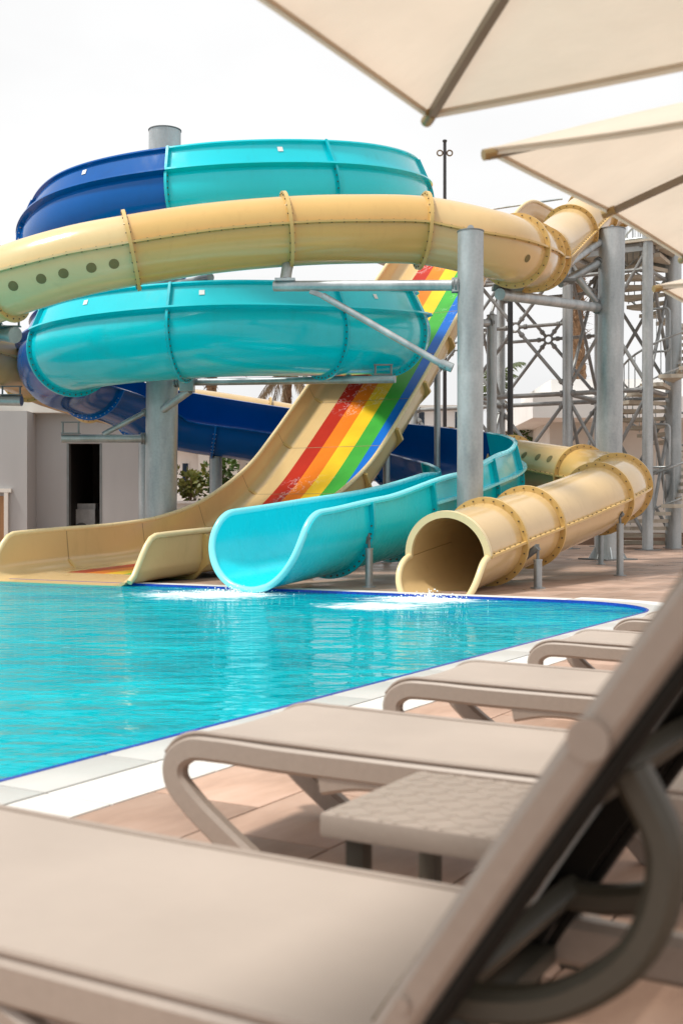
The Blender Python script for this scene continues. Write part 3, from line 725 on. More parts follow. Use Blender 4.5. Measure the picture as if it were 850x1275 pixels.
# N points left when going up the slide
i_end = len(RP.p) - 1
FL = HW - 0.22
lw = 0.372; lx = FL - 0.29
strip(FL, 0, lx, 0, 0, i_end, 'floor_margin', M['beige'])
ilane = RP.idx_s(1.15)
strip(lx, 0, lx - lw * 5, 0, 0, ilane, 'floor_runout', M['beige'])
for k, (nm, c_) in enumerate(lanes):
    strip(lx - lw * k, 0, lx - lw * (k + 1), 0, ilane, i_end, nm + '_lane', lane_mat(nm + '_gelcoat', c_))
strip(lx - lw * 5, 0, -FL, 0, 0, i_end, 'floor_margin', M['beige'])
cutR = 0.6
for sgn in (1, -1):
    rings = []; lip = []
    for i in range(0, i_end + 1):
        p, N, B = RP.frame(i); q = []; s_ = RP.s[i]; h0 = wall_h(s_ * 0.93); hmax = h0
        if s_ < cutR: f = s_ / cutR; f = f * f * (3 - 2 * f); hmax = 0.05 + (h0 - .05) * f ** 0.8
        prof = []
        for k in range(9):
            a = R(90) * k / 8; prof.append((FL + 0.22 * math.sin(a), 0.22 - 0.22 * math.cos(a)))
        for h in (0.22 + (h0 - .22) * .33, 0.22 + (h0 - .22) * .66, h0): prof.append((HW + (h - .22) * 0.06, h))
        prof = [(x, min(z, hmax)) if z > hmax else (x, z) for x, z in prof]
        ins = [p + N * (sgn * x) + B * z for x, z in prof]; outs = [p + N * (sgn * (x + 0.03)) + B * (z - (0.03 if k < 5 else 0)) for k, (x, z) in enumerate(prof)]
        rings.append(ins + outs[::-1]); lip.append(p + N * (sgn * (prof[-1][0] + 0.03)) + B * (hmax))
    mb = MB(); mb.rings(rings); wl = wpart(mb, 'side_wall', M['beige'], rain)
    mb = MB(); mb.pipe(lip, 0.042, 12); wpart2(mb, 'wall_lip', M['beige_lip'], wl)
for s_ in (1.75, 3.6, 5.4, 7.0, 8.6, 10.2, 11.8, 13.4):
    i = RP.idx_s(s_); p, N, B = RP.frame(i); T = RP.T[i]; rings = []
    hh = wall_h(s_ * .93) - .04; pr = [(-HW - 0.045, hh), (-HW - 0.045, .2), (-FL, -0.045), (FL, -0.045), (HW + .045, .2), (HW + .045, hh)]
    po = [(-HW - 0.12, hh - .03), (-HW - 0.13, .12), (-FL - .05, -0.13), (FL + .05, -0.13), (HW + .13, .12), (HW + .12, hh - .03)]
    for (x, z), (x2, z2) in zip(pr, po):
        rings.append([p + N * x + B * z - T * .03, p + N * x2 + B * z2 - T * .03, p + N * x2 + B * z2 + T * .03, p + N * x + B * z + T * .03])
    mb = MB(); mb.rings(rings); wpart(mb, 'joint_flange', M['beige_flange'], rain, smooth=False)
M['seam'] = plain('joint_sealant', (0.24, 0.16, 0.07, 1), 0.6, bs=0)
for s_ in (1.75, 3.6, 5.4, 7.0, 8.6, 10.2, 11.8, 13.4):
    i = RP.idx_s(s_); p, N, B = RP.frame(i); T = RP.T[i]; h0 = wall_h(s_ * .93); rings = []
    pr = [(HW + (h0 - .22) * .06, h0 - .03), (HW, .22)] + [(FL + .22 * math.sin(R(90) * (1 - k / 8)), .22 - .22 * math.cos(R(90) * (1 - k / 8))) for k in range(1, 9)]
    pr = pr + [(-x, z) for x, z in pr[::-1]]
    for x, z in pr:
        q = p + N * (x - (.0025 if x > FL else (-.0025 if x < -FL else 0))) + B * (z + .0025); rings.append([q - T * .007, q + T * .007])
    mb = MB(); mb.rings(rings, closed=False); wpart(mb, 'joint_seam', M['seam'], rain, smooth=False)
for s_, dx in ((1.9, 0.9), (1.9, -0.9), (5.4, 0.9), (5.4, -0.9), (7.1, -0.95), (8.7, 0.95), (8.7, -0.95), (11.9, 0.9), (11.9, -0.9), (14.6, 0.9), (14.6, -0.9)):
    i = RP.idx_s(s_); p, N, B = RP.frame(i); q = p + N * dx - B * 0.13
    if q.z > 0.1:
        mb = MB(); mb.cyl((q.x, q.y, 0.0), q, 0.07, n=12); mb.cyl((q.x, q.y, 0), (q.x, q.y, 0.02), 0.15, n=4); wpart(mb, 'support_leg', M['steel'], rain)

# ------------------------------------------------------------------ support columns
def column(base, top, r, label, group='galvanised columns carrying the slides'):
    base = V(base); top = V(top)
    t = thing('support_post', label, 'column', base, 0, group)
    mb = MB(); mb.cyl(base + ZD * 0.03, top, r, n=32); sh = wpart(mb, 'shaft', M['steel'], t)
    mb = MB(); mb.cyl(top + ZD * 0.002, top + ZD * 0.018, r * 1.04, n=32); cap = wpart(mb, 'cap_plate', M['steel_dark'], t)
    mb = MB(); d = V((1, 0, 0)); n = 10
    ring = lambda y: [top + V((0.06 * math.cos(math.pi * k / n), y, 0.018 + 0.09 * math.sin(math.pi * k / n))) for k in range(n + 1)]
    mb.rings([ring(-0.012), ring(0.012)]); wpart2(mb, 'lifting_eye', M['steel'], cap)
    mb = MB(); mb.box(base + ZD * 0.016, r * 3.2, r * 3.2, 0.03, Matrix.Rotation(R(30), 3, 'Z')); wpart(mb, 'base_plate', M['steel_dark'], t, smooth=False)
    for k in range(8):
        a = k * math.pi / 4; e = V((math.cos(a), math.sin(a), 0)); s_ = V((-e.y, e.x, 0)) * 0.012
        mb = MB(); p0 = base + e * (r - 0.005) + ZD * 0.031; p1 = base + e * (r * 1.5) + ZD * 0.031; p2 = base + e * (r - 0.005) + ZD * (0.031 + r * 0.9)
        mb.rings([[p0 - s_, p1 - s_, p2 - s_], [p0 + s_, p1 + s_, p2 + s_]]); wpart(mb, 'gusset', M['steel'], t, smooth=False)
    return t
def arm(t, p0, p1, r, name='arm', cap=True):
    p0 = V(p0); p1 = V(p1); mb = MB(); mb.cyl(p0, p1, r, n=18); a = wpart(mb, name, M['steel'], t)
    d = (p1 - p0).normalized()
    mb = MB(); mb.cyl(p0 + d * 0.0, p0 + d * 0.03, r * 1.45, n=14); mb.cyl(p0 + d * 0.05, p0 + d * 0.08, r * 1.45, n=14); wpart2(mb, 'end_flange', M['steel_dark'], a)
    return a
def cradle(t, pos, dirv, hgt, wd=0.22):
    """U bracket standing on an arm below a slide joint"""
    pos = V(pos); d = V(dirv).normalized(); mb = MB()
    mb.frame_box(pos - d * wd / 2 - V((0, .05, 0)), d * wd, V((0, .1, 0)), ZD * 0.02)
    for s_ in (-1, 1): mb.cyl(pos + d * (s_ * wd * .42), pos + d * (s_ * wd * .42) + ZD * hgt, 0.018, n=8)
    mb.frame_box(pos - d * wd / 2 - V((0, .04, 0)) + ZD * hgt, d * wd, V((0, .08, 0)), ZD * 0.02)
    return wpart(mb, 'cradle', M['steel_dark'], t, smooth=False)

D1 = 22.0
c1b = at(199.5, 637.5, D1); c1b.z = 0; c1t = at(205.3, 163, D1)
col1 = column(c1b, c1t, 0.295, 'thick galvanised column rising through the middle of the spiral slide')
ax = lambda px, py, D: at(px, py, D)
arm(col1, ax(181, 546, 22.0), ax(76, 546, 21.6), 0.075); arm(col1, ax(183, 512, 22.0), ax(128, 541, 21.8), 0.05, 'brace')
cradle(col1, at(88, 540, 21.6), (1, 0, 0), 0.2, 0.34)
a_ = arm(col1, at(218, 476, 21.7), at(492, 472, 20.4), 0.065)
mb = MB(); mb.cyl(at(203, 510, 21.75), at(236, 486, 21.4), 0.075, n=14); mb.box(at(233, 476, 21.4), 0.25, 0.3, 0.34); wpart(mb, 'clamp', M['steel'], col1)
arm(col1, at(405, 452, 21.0), at(436, 469, 20.9), 0.05, 'brace'); cradle(col1, at(477, 467, 20.65), (1, 0, 0), 0.17, 0.33)
arm(col1, at(214, 356, 22), at(262, 345, 20.5), 0.07); arm(col1, at(212, 352, 22.1), at(236, 338, 25.2), 0.07)
arm(col1, at(193, 372, 22.1), at(110, 347, 24.6), 0.07)

D2 = 17.15
c2b = at(584.6, 640, D2); c2b.z = 0
col2 = column(c2b, at(585.6, 289, D2), 0.188, 'slim galvanised column standing between the turquoise chute and the tube mouth')
arm(col2, at(570, 355, D2), at(341, 356, D2 + 0.65), 0.078); arm(col2, at(556, 457, D2 + .05), at(402, 368, D2 + 0.5), 0.05, 'brace')
mb = MB(); mb.box(at(566, 355, D2), 0.09, 0.14, 0.2); mb.cyl(at(563, 458, D2 + .03), at(548, 452, D2 + .06), 0.07, n=12); wpart(mb, 'clamp', M['steel'], col2)
mb = MB(); mb.box(at(396, 366, D2 + .5), 0.26, 0.05, 0.07, Matrix.Rotation(R(20), 3, 'Y')); wpart(mb, 'gusset_plate', M['steel'], col2)
mb = MB(); q0 = at(355, 349, D2 + .62); q1 = at(358, 330, D2 + .75); mb.cyl(q0, q1, 0.085, n=12); mb.box(q0, 0.3, 0.24, 0.04); mb.cyl(q1, q1 + ZD * 0.1 + V((0.08, 0, 0)), 0.06, n=12); wpart(mb, 'tube_saddle', M['steel'], col2)

D3 = 24.9
c3b = at(756.2, 697, D3); c3b.z = 0
col3 = column(c3b, at(761.6, 286, D3), 0.27, 'thick galvanised column beside the steel stair tower with three pipe arms')
arm(col3, at(745, 383, D3), at(622, 366, 19.3), 0.095); arm(col3, at(747, 301, D3), at(652, 366, 20.65), 0.07, 'brace'); arm(col3, at(747, 326, D3), at(697, 353, 24.3), 0.085); arm(col3, at(745, 379, D3), at(716, 343, 24.6), 0.065, 'brace')
mb = MB(); q = at(632, 358, 19.5); mb.box(q, 0.5, 0.3, 0.06); mb.cyl(q, q + ZD * 0.16, 0.09, n=12); wpart(mb, 'tube_saddle', M['steel_dark'], col3)
mb = MB(); q = at(702, 350, 24.3); mb.cyl(q, q + ZD * 0.32, 0.08, n=12); mb.box(q, 0.4, 0.4, 0.05); wpart(mb, 'tube_saddle', M['steel_dark'], col3)

D4 = 27.2
c4b = at(611.5, 640, D4); c4b.z = 0
col4 = column(c4b, at(612, 393, D4), 0.115, 'thin galvanised column with a side stub next to the rainbow slide')
arm(col4, at(611, 402, D4), at(592, 402, D4 - .3), 0.09)

c0b = V((-5.75, 18.9, 0))
col0 = column(c0b, V((-5.75, 18.9, 4.6)), 0.2, 'galvanised column with two arms reaching under the cream tube bend')
arm(col0, c0b + V((0.2, 0, 3.9)) * 1.0 - ZD * 0.02, at(19, 417, 18.55), 0.13)
cradle(col0, at(12, 407, 18.55), (1, 0, 0), 0.17, 0.34)
c5b = at(-75, 640, 22.9); c5b.z = 0; c5t = V(c5b); c5t.z = 3.9
col5 = column(c5b, c5t, 0.2, 'galvanised column below the lower bend of the cream tube with one arm')
arm(col5, at(-62, 497, 22.9), at(27, 499, 22.7), 0.1); cradle(col5, at(14, 492, 22.7), (1, 0, 0), 0.16, 0.4)

# short legs under the tube and the turquoise chute
def slide_leg(root, base, ztop, r, target):
    base = V((base.x, base.y, 0)); mb = MB(); mb.cyl(base, base + ZD * ztop, r, n=16); mb.cyl(base, base + ZD * 0.015, r * 1.8, n=16); mb.cyl(base + ZD * ztop, base + ZD * (ztop + 0.02), r * 1.12, n=16)
    leg = wpart(mb, 'support_leg', M['steel'], root)
    mb = MB(); top = base + ZD * (ztop + 0.02); mb.cyl(top, top + ZD * 0.20, r * 0.38, n=10); tg = V(target); e = top + ZD * 0.16
    mb.cyl(e, e.lerp(tg, 1.0), r * 0.9, n=12); wpart2(mb, 'jack', M['steel_dark'], leg)
def leg_at(root, P, t, rad, side, ztop, r, bank=0.0, out=0.16):
    i = P.idx(t); p, N, B = P.frame(i, bank); q = p + N * (side * (rad + out)); slide_leg(root, q, ztop, r, p + N * (side * rad * 0.93) - B * rad * 0.42)
leg_at(tube, TP, 31.75, TR, 1, 0.36, 0.055); leg_at(tube, TP, 30.85, TR, -1, 0.36, 0.05, out=-.1); leg_at(tube, TP, 29.15, TR, 1, 0.80, 0.055, out=-0.05); leg_at(tube, TP, 26.05, TR, 1, 0.95, 0.05, out=-.1)
leg_at(spiral, SP, 25.2, SR, 1, 0.5, 0.05, out=0.0); leg_at(spiral, SP, 23.3, SR, 1, 0.62, 0.05, out=0.0); leg_at(spiral, SP, 23.3, SR, -1, 0.62, 0.05, out=0.0)
for t, sd_ in ((21.6, 1), (20.7, -1), (18.4, 1)):
    i = SP.idx(t); p = SP.p[i]; mb = MB(); mb.cyl((p.x, p.y, 0), (p.x, p.y, p.z - SR - 0.03), 0.09, n=14); wpart(mb, 'support_leg', M['steel'], spiral)
for t in (16.6, 17.55):
    i = SP.idx(t); p = SP.p[i]; mb = MB(); mb.cyl((p.x, p.y, 0), (p.x, p.y, p.z - SR - 0.03), 0.15, n=14); wpart(mb, 'support_leg', M['steel'], spiral)
for t in (20.3, 21.9, 23.6):
    i = TP.idx(t); p = TP.p[i]; mb = MB(); mb.cyl((p.x, p.y, 0), (p.x, p.y, p.z - TR), 0.09, n=14); wpart(mb, 'support_leg', M['steel'], tube)

# ------------------------------------------------------------------ tower
Bp = V((7.98, 31.0, 0)); VD = -AD; TZ = 8.05
A_ = Bp + VD * 2.17; G_ = A_ + VD * 3.0
Bb, Ab, Gb = Bp + UD * 2.6, A_ + UD * 2.6, G_ + UD * 2.6
Hh = G_ + VD * 2.9; Hb = Hh + UD * 2.6
tower = thing('slide_tower', 'galvanised steel stair tower with crossed braces and a high launch platform', 'tower', A_)
for k, (p, r, zt) in enumerate(((Bp, .14, 9.15), (A_, .14, 8.0), (Ab, .10, 9.1), (G_, .13, 8.0), (Gb, .13, 9.1), (Hb, .12, 9.0), (Bb, .12, 9.1))):
    mb = MB(); mb.cyl(p, p + ZD * zt, r, n=18); post = wpart(mb, 'post', M['steel'], tower)
    mb = MB(); mb.box(p + ZD * 0.012, r * 3.4, r * 3.4, 0.024, Matrix.Rotation(R(30), 3, 'Z')); wpart2(mb, 'base_plate', M['steel_dark'], post, smooth=False)
def bar(p, q, r=0.050, name='brace', ends=True):
    mb = MB(); mb.cyl(p, q, r, n=10)
    if ends:
        d = (q - p).normalized(); 
        for e, s_ in ((p, 1), (q, -1)): mb.cyl(e + d * (s_ * 0.12), e + d * (s_ * 0.2), r * 1.5, n=10)
    return wpart(mb, name, M['steel_brace'], tower)
def bay(P, Q, z0, z1, node=True, beam=True, r=0.050):
    if beam: bar(P + ZD * z1, Q + ZD * z1, 0.065, 'beam')
    mid = (P + Q) / 2 + ZD * ((z0 + z1) / 2)
    if node:
        for c_, z in ((P, z0), (P, z1), (Q, z0), (Q, z1)):
            e = c_ + ZD * (z + (0.12 if z == z0 else -0.12)); d = (mid - e).normalized(); bar(e + d * .12, mid - d * 0.13, r)
        for c_ in (P, Q):
            e = c_ + ZD * mid.z; d = (mid - e).normalized(); bar(e + d * .1, mid - d * 0.13, r)
        nn = (Q - P).normalized(); mb = MB(); pts = [mid + (nn * math.cos(2 * math.pi * k / 16) + ZD * math.sin(2 * math.pi * k / 16)) * 0.12 for k in range(16)]
        mb.pipe(pts, 0.035, 8, closed=True); wpart(mb, 'brace_ring', M['steel_brace'], tower)
    else:
        bar(P + ZD * (z0 + .1), Q + ZD * (z1 - .1), r); bar(Q + ZD * (z0 + .1), P + ZD * (z1 - .1), r)
for (P, Q) in ((G_, A_), (Gb, Ab), (Hb, Gb)):
    bay(P, Q, 0.15, 4.2); bay(P, Q, 4.2, 8.0)
for (P, Q) in ((A_, Ab), (G_, Gb), (A_, Bp), (Ab, Bb)):
    bay(P, Q, 0.15, 4.2, node=False); bay(P, Q, 4.2, 8.0, node=False)
for (P, Q) in ((G_, A_), (Gb, Ab), (A_, Bp), (Ab, Bb), (A_, Ab), (Bp, Bb)):
    for z in (2.1, 7.35): bar(P + ZD * z, Q + ZD * z, 0.05, 'beam')
bay(Bp, Bb, 0.15, 4.2, node=False); bay(Bp, Bb, 4.2, 8.0, node=False)
# platform : frame, planks, railing
mb = MB()
for (P, Q) in ((Bp, A_), (A_, G_), (Bp, Bb), (Bb, Ab), (Ab, Gb), (G_, Gb)):
    d = (Q - P).normalized(); s_ = V((-d.y, d.x, 0)) * 0.05
    b = MB(); b.frame_box(P - s_ + ZD * (TZ - 0.22), Q - P, s_ * 2, ZD * 0.2); wpart(b, 'edge_beam', M['steel'], tower, smooth=False)
nP = 9
for (O, wv, uv) in ((Bp + AD * 0.25 - UD * 0.15, VD * 5.6, UD * 2.9), (Hh + UD * 0.2 - VD * 3.3 - UD * 4.2, AD * -2.6, UD * 4.0)):
    for k in range(nP):
        b = MB(); b.frame_box(O + uv * (k / nP) + ZD * TZ, wv, uv * ((1 - 0.02) / nP), ZD * 0.06); wpart(b, 'deck_plank', M['tread'], tower, smooth=False)
def rail_loop(P, Q, z0, h, nb=8, root=tower, r=0.028):
    d = Q - P; L = d.length; d = d / L; pts = []
    rr = 0.12
    def c_(x, z): return P + d * x + ZD * (z0 + z)
    for cx, cz, a0 in ((rr, rr, 180), (L - rr, rr, 270), (L - rr, h - rr, 0), (rr, h - rr, 90)):
        for k in range(5):
            a = R(a0 + 90 * k / 4); pts.append(c_(cx + rr * math.cos(a), cz + rr * math.sin(a)))
    mb = MB(); mb.pipe(pts, r, 8, closed=True)
    pn = wpart(mb, 'railing_panel', M['steel'], root)
    mb = MB()
    for k in range(1, nb): mb.cyl(c_(L * k / nb, 0), c_(L * k / nb, h), 0.009, n=6)
    tag(wpart2(mb, 'bars', M['steel'], pn), kind='stuff')
for (P, Q) in ((Bp + AD * .2, Bp + VD * 1.0), (Bp + AD * .2, Bb + AD * .2), (A_ + VD * 0.2, G_ + AD * .2), (Bb, Ab), (Ab, Gb)):
    rail_loop(P, Q, TZ + 0.12, 1.05)
mb = MB(); mb.cyl(at(600, 262, 33), at(700, 247, 32.5), 0.03, n=8); wpart(mb, 'guard_cable', M['steel'], tower)

# spiral staircase round its own column
SC = at(838, 640, 32.6); SC.z = 0
stair = thing('spiral_staircase', 'open spiral staircase winding round a thick steel column behind the tower post', 'staircase', SC)
mb = MB(); mb.cyl(SC, SC + ZD * 9.3, 0.215, n=24); wpart(mb, 'centre_column', M['steel'], stair)
SRd = 1.45; nst = 40; rise = TZ / nst; outer = []
tp = MB(); a = R(13)
def tread_pts(z): 
    return [V((0.2 * math.cos(-a * .3), 0.2 * math.sin(-a * .3), z)), V((SRd * math.cos(-a), SRd * math.sin(-a), z)), V((SRd * 1.02, 0, z)), V((SRd * math.cos(a), SRd * math.sin(a), z)), V((0.2 * math.cos(a * .3), 0.2 * math.sin(a * .3), z))]
tp.rings([tread_pts(-0.10), tread_pts(0.0)]); proto = None
th0 = 150
for k in range(nst):
    if proto is None: o = proto = tp.build('tread', M['tread'], stair, smooth=False)
    else: o = proto.copy(); C.objects.link(o); o.parent = stair
    o.location = (0, 0, rise * (k + 1)); o.rotation_euler = (0, 0, R(th0 + 21 * k))
hand, bars = [], MB()
for k in range(nst * 2 + 1):
    an = R(th0 + 10.5 * k); e = SC + V((math.cos(an), math.sin(an), 0)) * (SRd - .03) + ZD * (rise * (k / 2 + 1)); hand.append(e + ZD * 1.0)
    if True: bars.cyl(e - ZD * .05, e + ZD * 1.0, 0.014, n=6)
mb = MB(); mb.pipe(hand, 0.03, 8); wpart(mb, 'handrail', M['steel'], stair)
mb = MB(); mb.pipe([p - ZD * 0.92 for p in hand], 0.024, 8); wpart(mb, 'lower_rail', M['steel'], stair)
tag(wpart(bars, 'balusters', M['steel'], stair), kind='stuff')
for z in (2.2, 5.3):
    q = SC + V((-0.35, -0.9, 0)); rail_loop(q, q + V((-0.62, 0.3, 0)), z, 1.15, 2, stair, 0.032)
    q = SC + V((-.05, -1.25, 0)); rail_loop(q, q + V((0.8, -0.1, 0)), z + .05, 1.15, 2, stair, 0.032)

# lamp posts
def lamp_post(px, D, ztop, r, label, rings=True):
    p = at(px, 640, D); p.z = 0
    t = thing('lamp_post', label, 'lamp post', p)
    mb = MB(); mb.cyl(p, p + ZD * ztop, r, r * 0.75, n=14); wpart(mb, 'pole', M['black'], t)
    mb = MB(); mb.cyl(p, p + ZD * 0.25, r * 1.7, n=14); wpart(mb, 'base', M['black'], t)
    for s_ in ((-1, 1) if rings else ()):
        mb = MB(); c_ = p + ZD * (ztop - 0.28) + V((s_ * (r + 0.07), 0, 0))
        mb.pipe([c_ + V((0.07 * math.cos(2 * math.pi * k / 14), 0, 0.07 * math.sin(2 * math.pi * k / 14))) for k in range(14)], 0.02, 6, closed=True); wpart(mb, 'side_ring', M['rib'], t)
    mb = MB(); mb.lathe([(r * .8, 0), (r * 1.05, .01), (r * 1.05, .05), (0.01, .07)], p + ZD * ztop, 14); wpart(mb, 'cap', M['black'], t)
lamp_post(553.5, 30.5, 10.5, 0.055, 'black pole with two small rings topping out above the cream tube')
lamp_post(635, 26.2, 6.1, 0.075, 'black pole standing beside the crossed tower braces', False)

# ------------------------------------------------------------------ buildings, wall
def box_part(root, name, x0, x1, y0, y1, z0, z1, m):
    mb = MB(); mb.frame_box(V((x0, y0, z0)), V((x1 - x0, 0, 0)), V((0, y1 - y0, 0)), V((0, 0, z1 - z0))); return wpart(mb, name, m, root, smooth=False)
X = lambda px, D: (px - 425) / F * D
Z = lambda py, D: CZ - (py - 637.5) / F * D
DB = 31.2
sv = thing('service_building', 'grey rendered pool building with an open dark doorway behind the slides', 'building', (X(40, DB), DB, 0))
xl, xd0, xd1, xr = X(45, DB), X(83, DB), X(127, DB), X(178, DB)
zt = Z(492, DB)
box_part(sv, 'wall', xl, xd0, DB, DB + 0.25, 0, Z(515, DB), M['grey_wall']); box_part(sv, 'wall', xd1, xr, DB, DB + 0.25, 0, Z(515, DB), M['grey_wall'])
box_part(sv, 'lintel', xd0, xd1, DB + .003, DB + 0.247, Z(552, DB), Z(515, DB) - .003, M['grey_wall'])
box_part(sv, 'parapet', X(-260, DB), xr + 0.1, DB - .35, DB + 6, Z(515, DB), zt, M['cream_wall'])
box_part(sv, 'wall', X(-260, DB), xl, DB - 0.9, DB - 0.65, 0, Z(515, DB) - .003, M['grey_wall'])
box_part(sv, 'wall', xl - .25, xl - .003, DB - .647, DB + .2, 0, Z(515, DB) - .003, M['grey_wall'])
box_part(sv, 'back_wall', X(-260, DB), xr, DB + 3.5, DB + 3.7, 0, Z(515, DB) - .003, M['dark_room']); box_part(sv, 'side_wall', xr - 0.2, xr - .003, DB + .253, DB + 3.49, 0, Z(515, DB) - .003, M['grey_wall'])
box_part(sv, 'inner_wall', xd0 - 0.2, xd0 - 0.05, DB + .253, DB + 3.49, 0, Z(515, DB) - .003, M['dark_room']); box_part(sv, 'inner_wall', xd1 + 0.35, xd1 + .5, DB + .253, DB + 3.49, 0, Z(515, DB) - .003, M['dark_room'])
for xx in (xd0 + .03, xd1 - .03): box_part(sv, 'door_jamb', xx - .028, xx + .028, DB - .012, DB + .26, 0, Z(552, DB) - .003, M['steel_dark'])
yb = DB - 0.9; dx0, dx1 = X(-25, yb), X(10, yb)
dr = box_part(sv, 'door', dx0, dx1 - .08, yb - .05, yb - .003, 0, Z(618, DB), M['wood']); 
mb = MB(); mb.frame_box(V((dx1 - .08, yb - .09, 0)), V((.1, 0, 0)), V((0, .087, 0)), V((0, 0, Z(614, DB)))); mb.frame_box(V((dx0, yb - .093, Z(614, DB) + .002)), V((dx1 - dx0 + .1, 0, 0)), V((0, .087, 0)), V((0, 0, .1))); wpart2(mb, 'frame', M['cream_wall'], dr, smooth=False)
ap = thing('washing_machine', 'white washing machine standing inside the dark doorway', 'appliance', (X(105, DB + 1.6), DB + 1.6, 0))
bx0, bx1 = X(88, DB + 1.6), X(121, DB + 1.6)
box_part(ap, 'body', bx0, bx1, DB + 1.3, DB + 1.95, 0.05, Z(634, DB + 1.6), M['white_metal']); box_part(ap, 'control_panel', bx0 + .05, bx1 - .03, DB + 1.5, DB + 1.95, Z(634, DB + 1.6) + .002, Z(627, DB + 1.6), M['white_metal'])
mb = MB(); q = V(((bx0 + bx1) / 2, DB + 1.3, 0.52)); mb.cyl(q, q - V((0, .03, 0)), .19, n=20); wpart(mb, 'door', M['steel_dark'], ap)
for sx in (0.06, .62): mb = MB(); mb.cyl(V((bx0 + sx, DB + 1.35, 0)), V((bx0 + sx, DB + 1.35, .05)), .03, n=8); wpart(mb, 'foot', M['black'], ap)

pw = thing('planter', 'low cream planter behind the thick column, leafy shrubs on top', 'planter', (X(240, 31.8), 31.8, 0))
box_part(pw, 'wall', X(166, 31.8), X(345, 31.8), 31.8, 32.05, 0, Z(627, 31.8), M['cream_wall']); box_part(pw, 'cap', X(165, 31.8), X(346, 31.8), 31.75, 32.1, Z(627, 31.8) + .002, Z(625, 31.8) + .03, M['white_wall'])
box_part(pw, 'soil', X(166, 31.8), X(345, 31.8), 32.053, 33.2, 0, Z(627, 31.8) - .05, M['brown'])

DR = 40.0
hb = thing('hotel_building', 'white flat roofed building with a projecting slab behind the stair tower', 'building', (X(760, DR), DR, 0))
box_part(hb, 'lower_wall', X(684, DR), X(1000, DR), DR, DR + 8, 0, Z(523, DR) - .003, M['cream_wall'])
box_part(hb, 'canopy_slab', X(663, DR - 2), X(1000, DR), DR - 2, DR + 8, Z(523, DR - 1), Z(497, DR - 1), M['white_wall'])
box_part(hb, 'upper_wall', X(686, DR + 1), X(1000, DR), DR + 1, DR + 8, Z(497, DR - 1) + .003, Z(472, DR + 1), M['white_wall'])
box_part(hb, 'plinth', X(684, DR) - .1, X(1000, DR), DR - .1, DR - .003, 0, 0.3, M['brown'])
kerb = thing('flower_bed_edging', 'low dark brown kerb running along behind the stair tower', 'edging', (X(760, 36), 36, 0))
box_part(kerb, 'kerb', X(690, 36), X(960, 36), 36, 36.4, 0, 0.22, M['brown'])

DM = 46.0
mbld = thing('villa', 'pale villa with cream pillars seen far behind the planter', 'building', (X(280, DM), DM, 0))
box_part(mbld, 'wall', X(205, DM), X(345, DM), DM, DM + 6, 0, Z(545, DM), M['white_wall'])
for px in (250, 283): box_part(mbld, 'pillar', X(px, DM), X(px + 15, DM), DM - .8, DM - .3, 0, Z(556, DM), M['cream_wall'])
box_part(mbld, 'balcony_slab', X(205, DM), X(345, DM), DM - 1.0, DM - .003, Z(556, DM) + .003, Z(551, DM), M['white_wall'])
for px in (226, 268, 305):
    wn = box_part(mbld, 'window', X(px, DM), X(px + 10, DM), DM - .06, DM - .003, Z(610, DM), Z(575, DM), M['white_metal'])
    mb = MB(); mb.frame_box(V((X(px + 1.5, DM), DM - .075, Z(608, DM))), V((X(px + 8.5, DM) - X(px + 1.5, DM), 0, 0)), V((0, .012, 0)), V((0, 0, Z(577, DM) - Z(608, DM)))); wpart2(mb, 'pane', M['glass'], wn, smooth=False)
DV = 52.0
v2 = thing('white_house', 'small white house with dark blue windows glimpsed between the tower posts', 'building', (X(545, DV), DV, 0))
box_part(v2, 'wall', X(500, DV), X(600, DV), DV, DV + 6, 0, Z(508, DV), M['white_wall']); box_part(v2, 'roof_slab', X(496, DV), X(604, DV), DV - .3, DV + 6.3, Z(508, DV) + .003, Z(505, DV), M['cream_wall'])
for px, py in ((540, 512), (540, 560), (565, 512), (520, 512)):
    wn = box_part(v2, 'window', X(px, DV), X(px + 9, DV), DV - .06, DV - .003, Z(py + 22, DV), Z(py, DV), M['white_metal'])
    mb = MB(); mb.frame_box(V((X(px + 1, DV), DV - .075, Z(py + 21, DV))), V((X(px + 8, DV) - X(px + 1, DV), 0, 0)), V((0, .012, 0)), V((0, 0, Z(py + 1, DV) - Z(py + 21, DV)))); wpart2(mb, 'pane', M['glass'], wn, smooth=False)

# ------------------------------------------------------------------ plants
def leaf_mat(name, c0, c1):
    m, nt, b = mat(name); n1 = noise(nt, 3.0, 4); n2 = noise(nt, 30, 2)
    c = ramp(nt, n1.outputs[0], [(0.3, c0), (0.7, c1)]).outputs[0]
    nt.links.new(c, b.inputs['Base Color']); b.inputs['Roughness'].default_value = 0.5
    tr = nt.nodes.new('ShaderNodeBsdfTranslucent'); nt.links.new(c, tr.inputs['Color']); ms = nt.nodes.new('ShaderNodeMixShader'); ms.inputs[0].default_value = 0.3
    nt.links.new(b.outputs[0], ms.inputs[1]); nt.links.new(tr.outputs[0], ms.inputs[2]); nt.links.new(ms.outputs[0], nt.nodes['Material Output'].inputs[0]); return m
M['leaf'] = leaf_mat('leaf_green', (0.035, 0.075, 0.016), (0.10, 0.16, 0.03))
M['leaf_yellow'] = leaf_mat('leaf_yellow_green', (0.09, 0.12, 0.02), (0.28, 0.26, 0.06))
M['frond'] = leaf_mat('frond_green', (0.06, 0.085, 0.03), (0.12, 0.14, 0.05))
M['frond_dry'] = leaf_mat('frond_dry', (0.16, 0.11, 0.06), (0.30, 0.21, 0.11))
M['bark'] = plain('palm_bark', (0.20, 0.115, 0.06, 1), 0.9, nscale=12, var=0.4, bs=0.5)
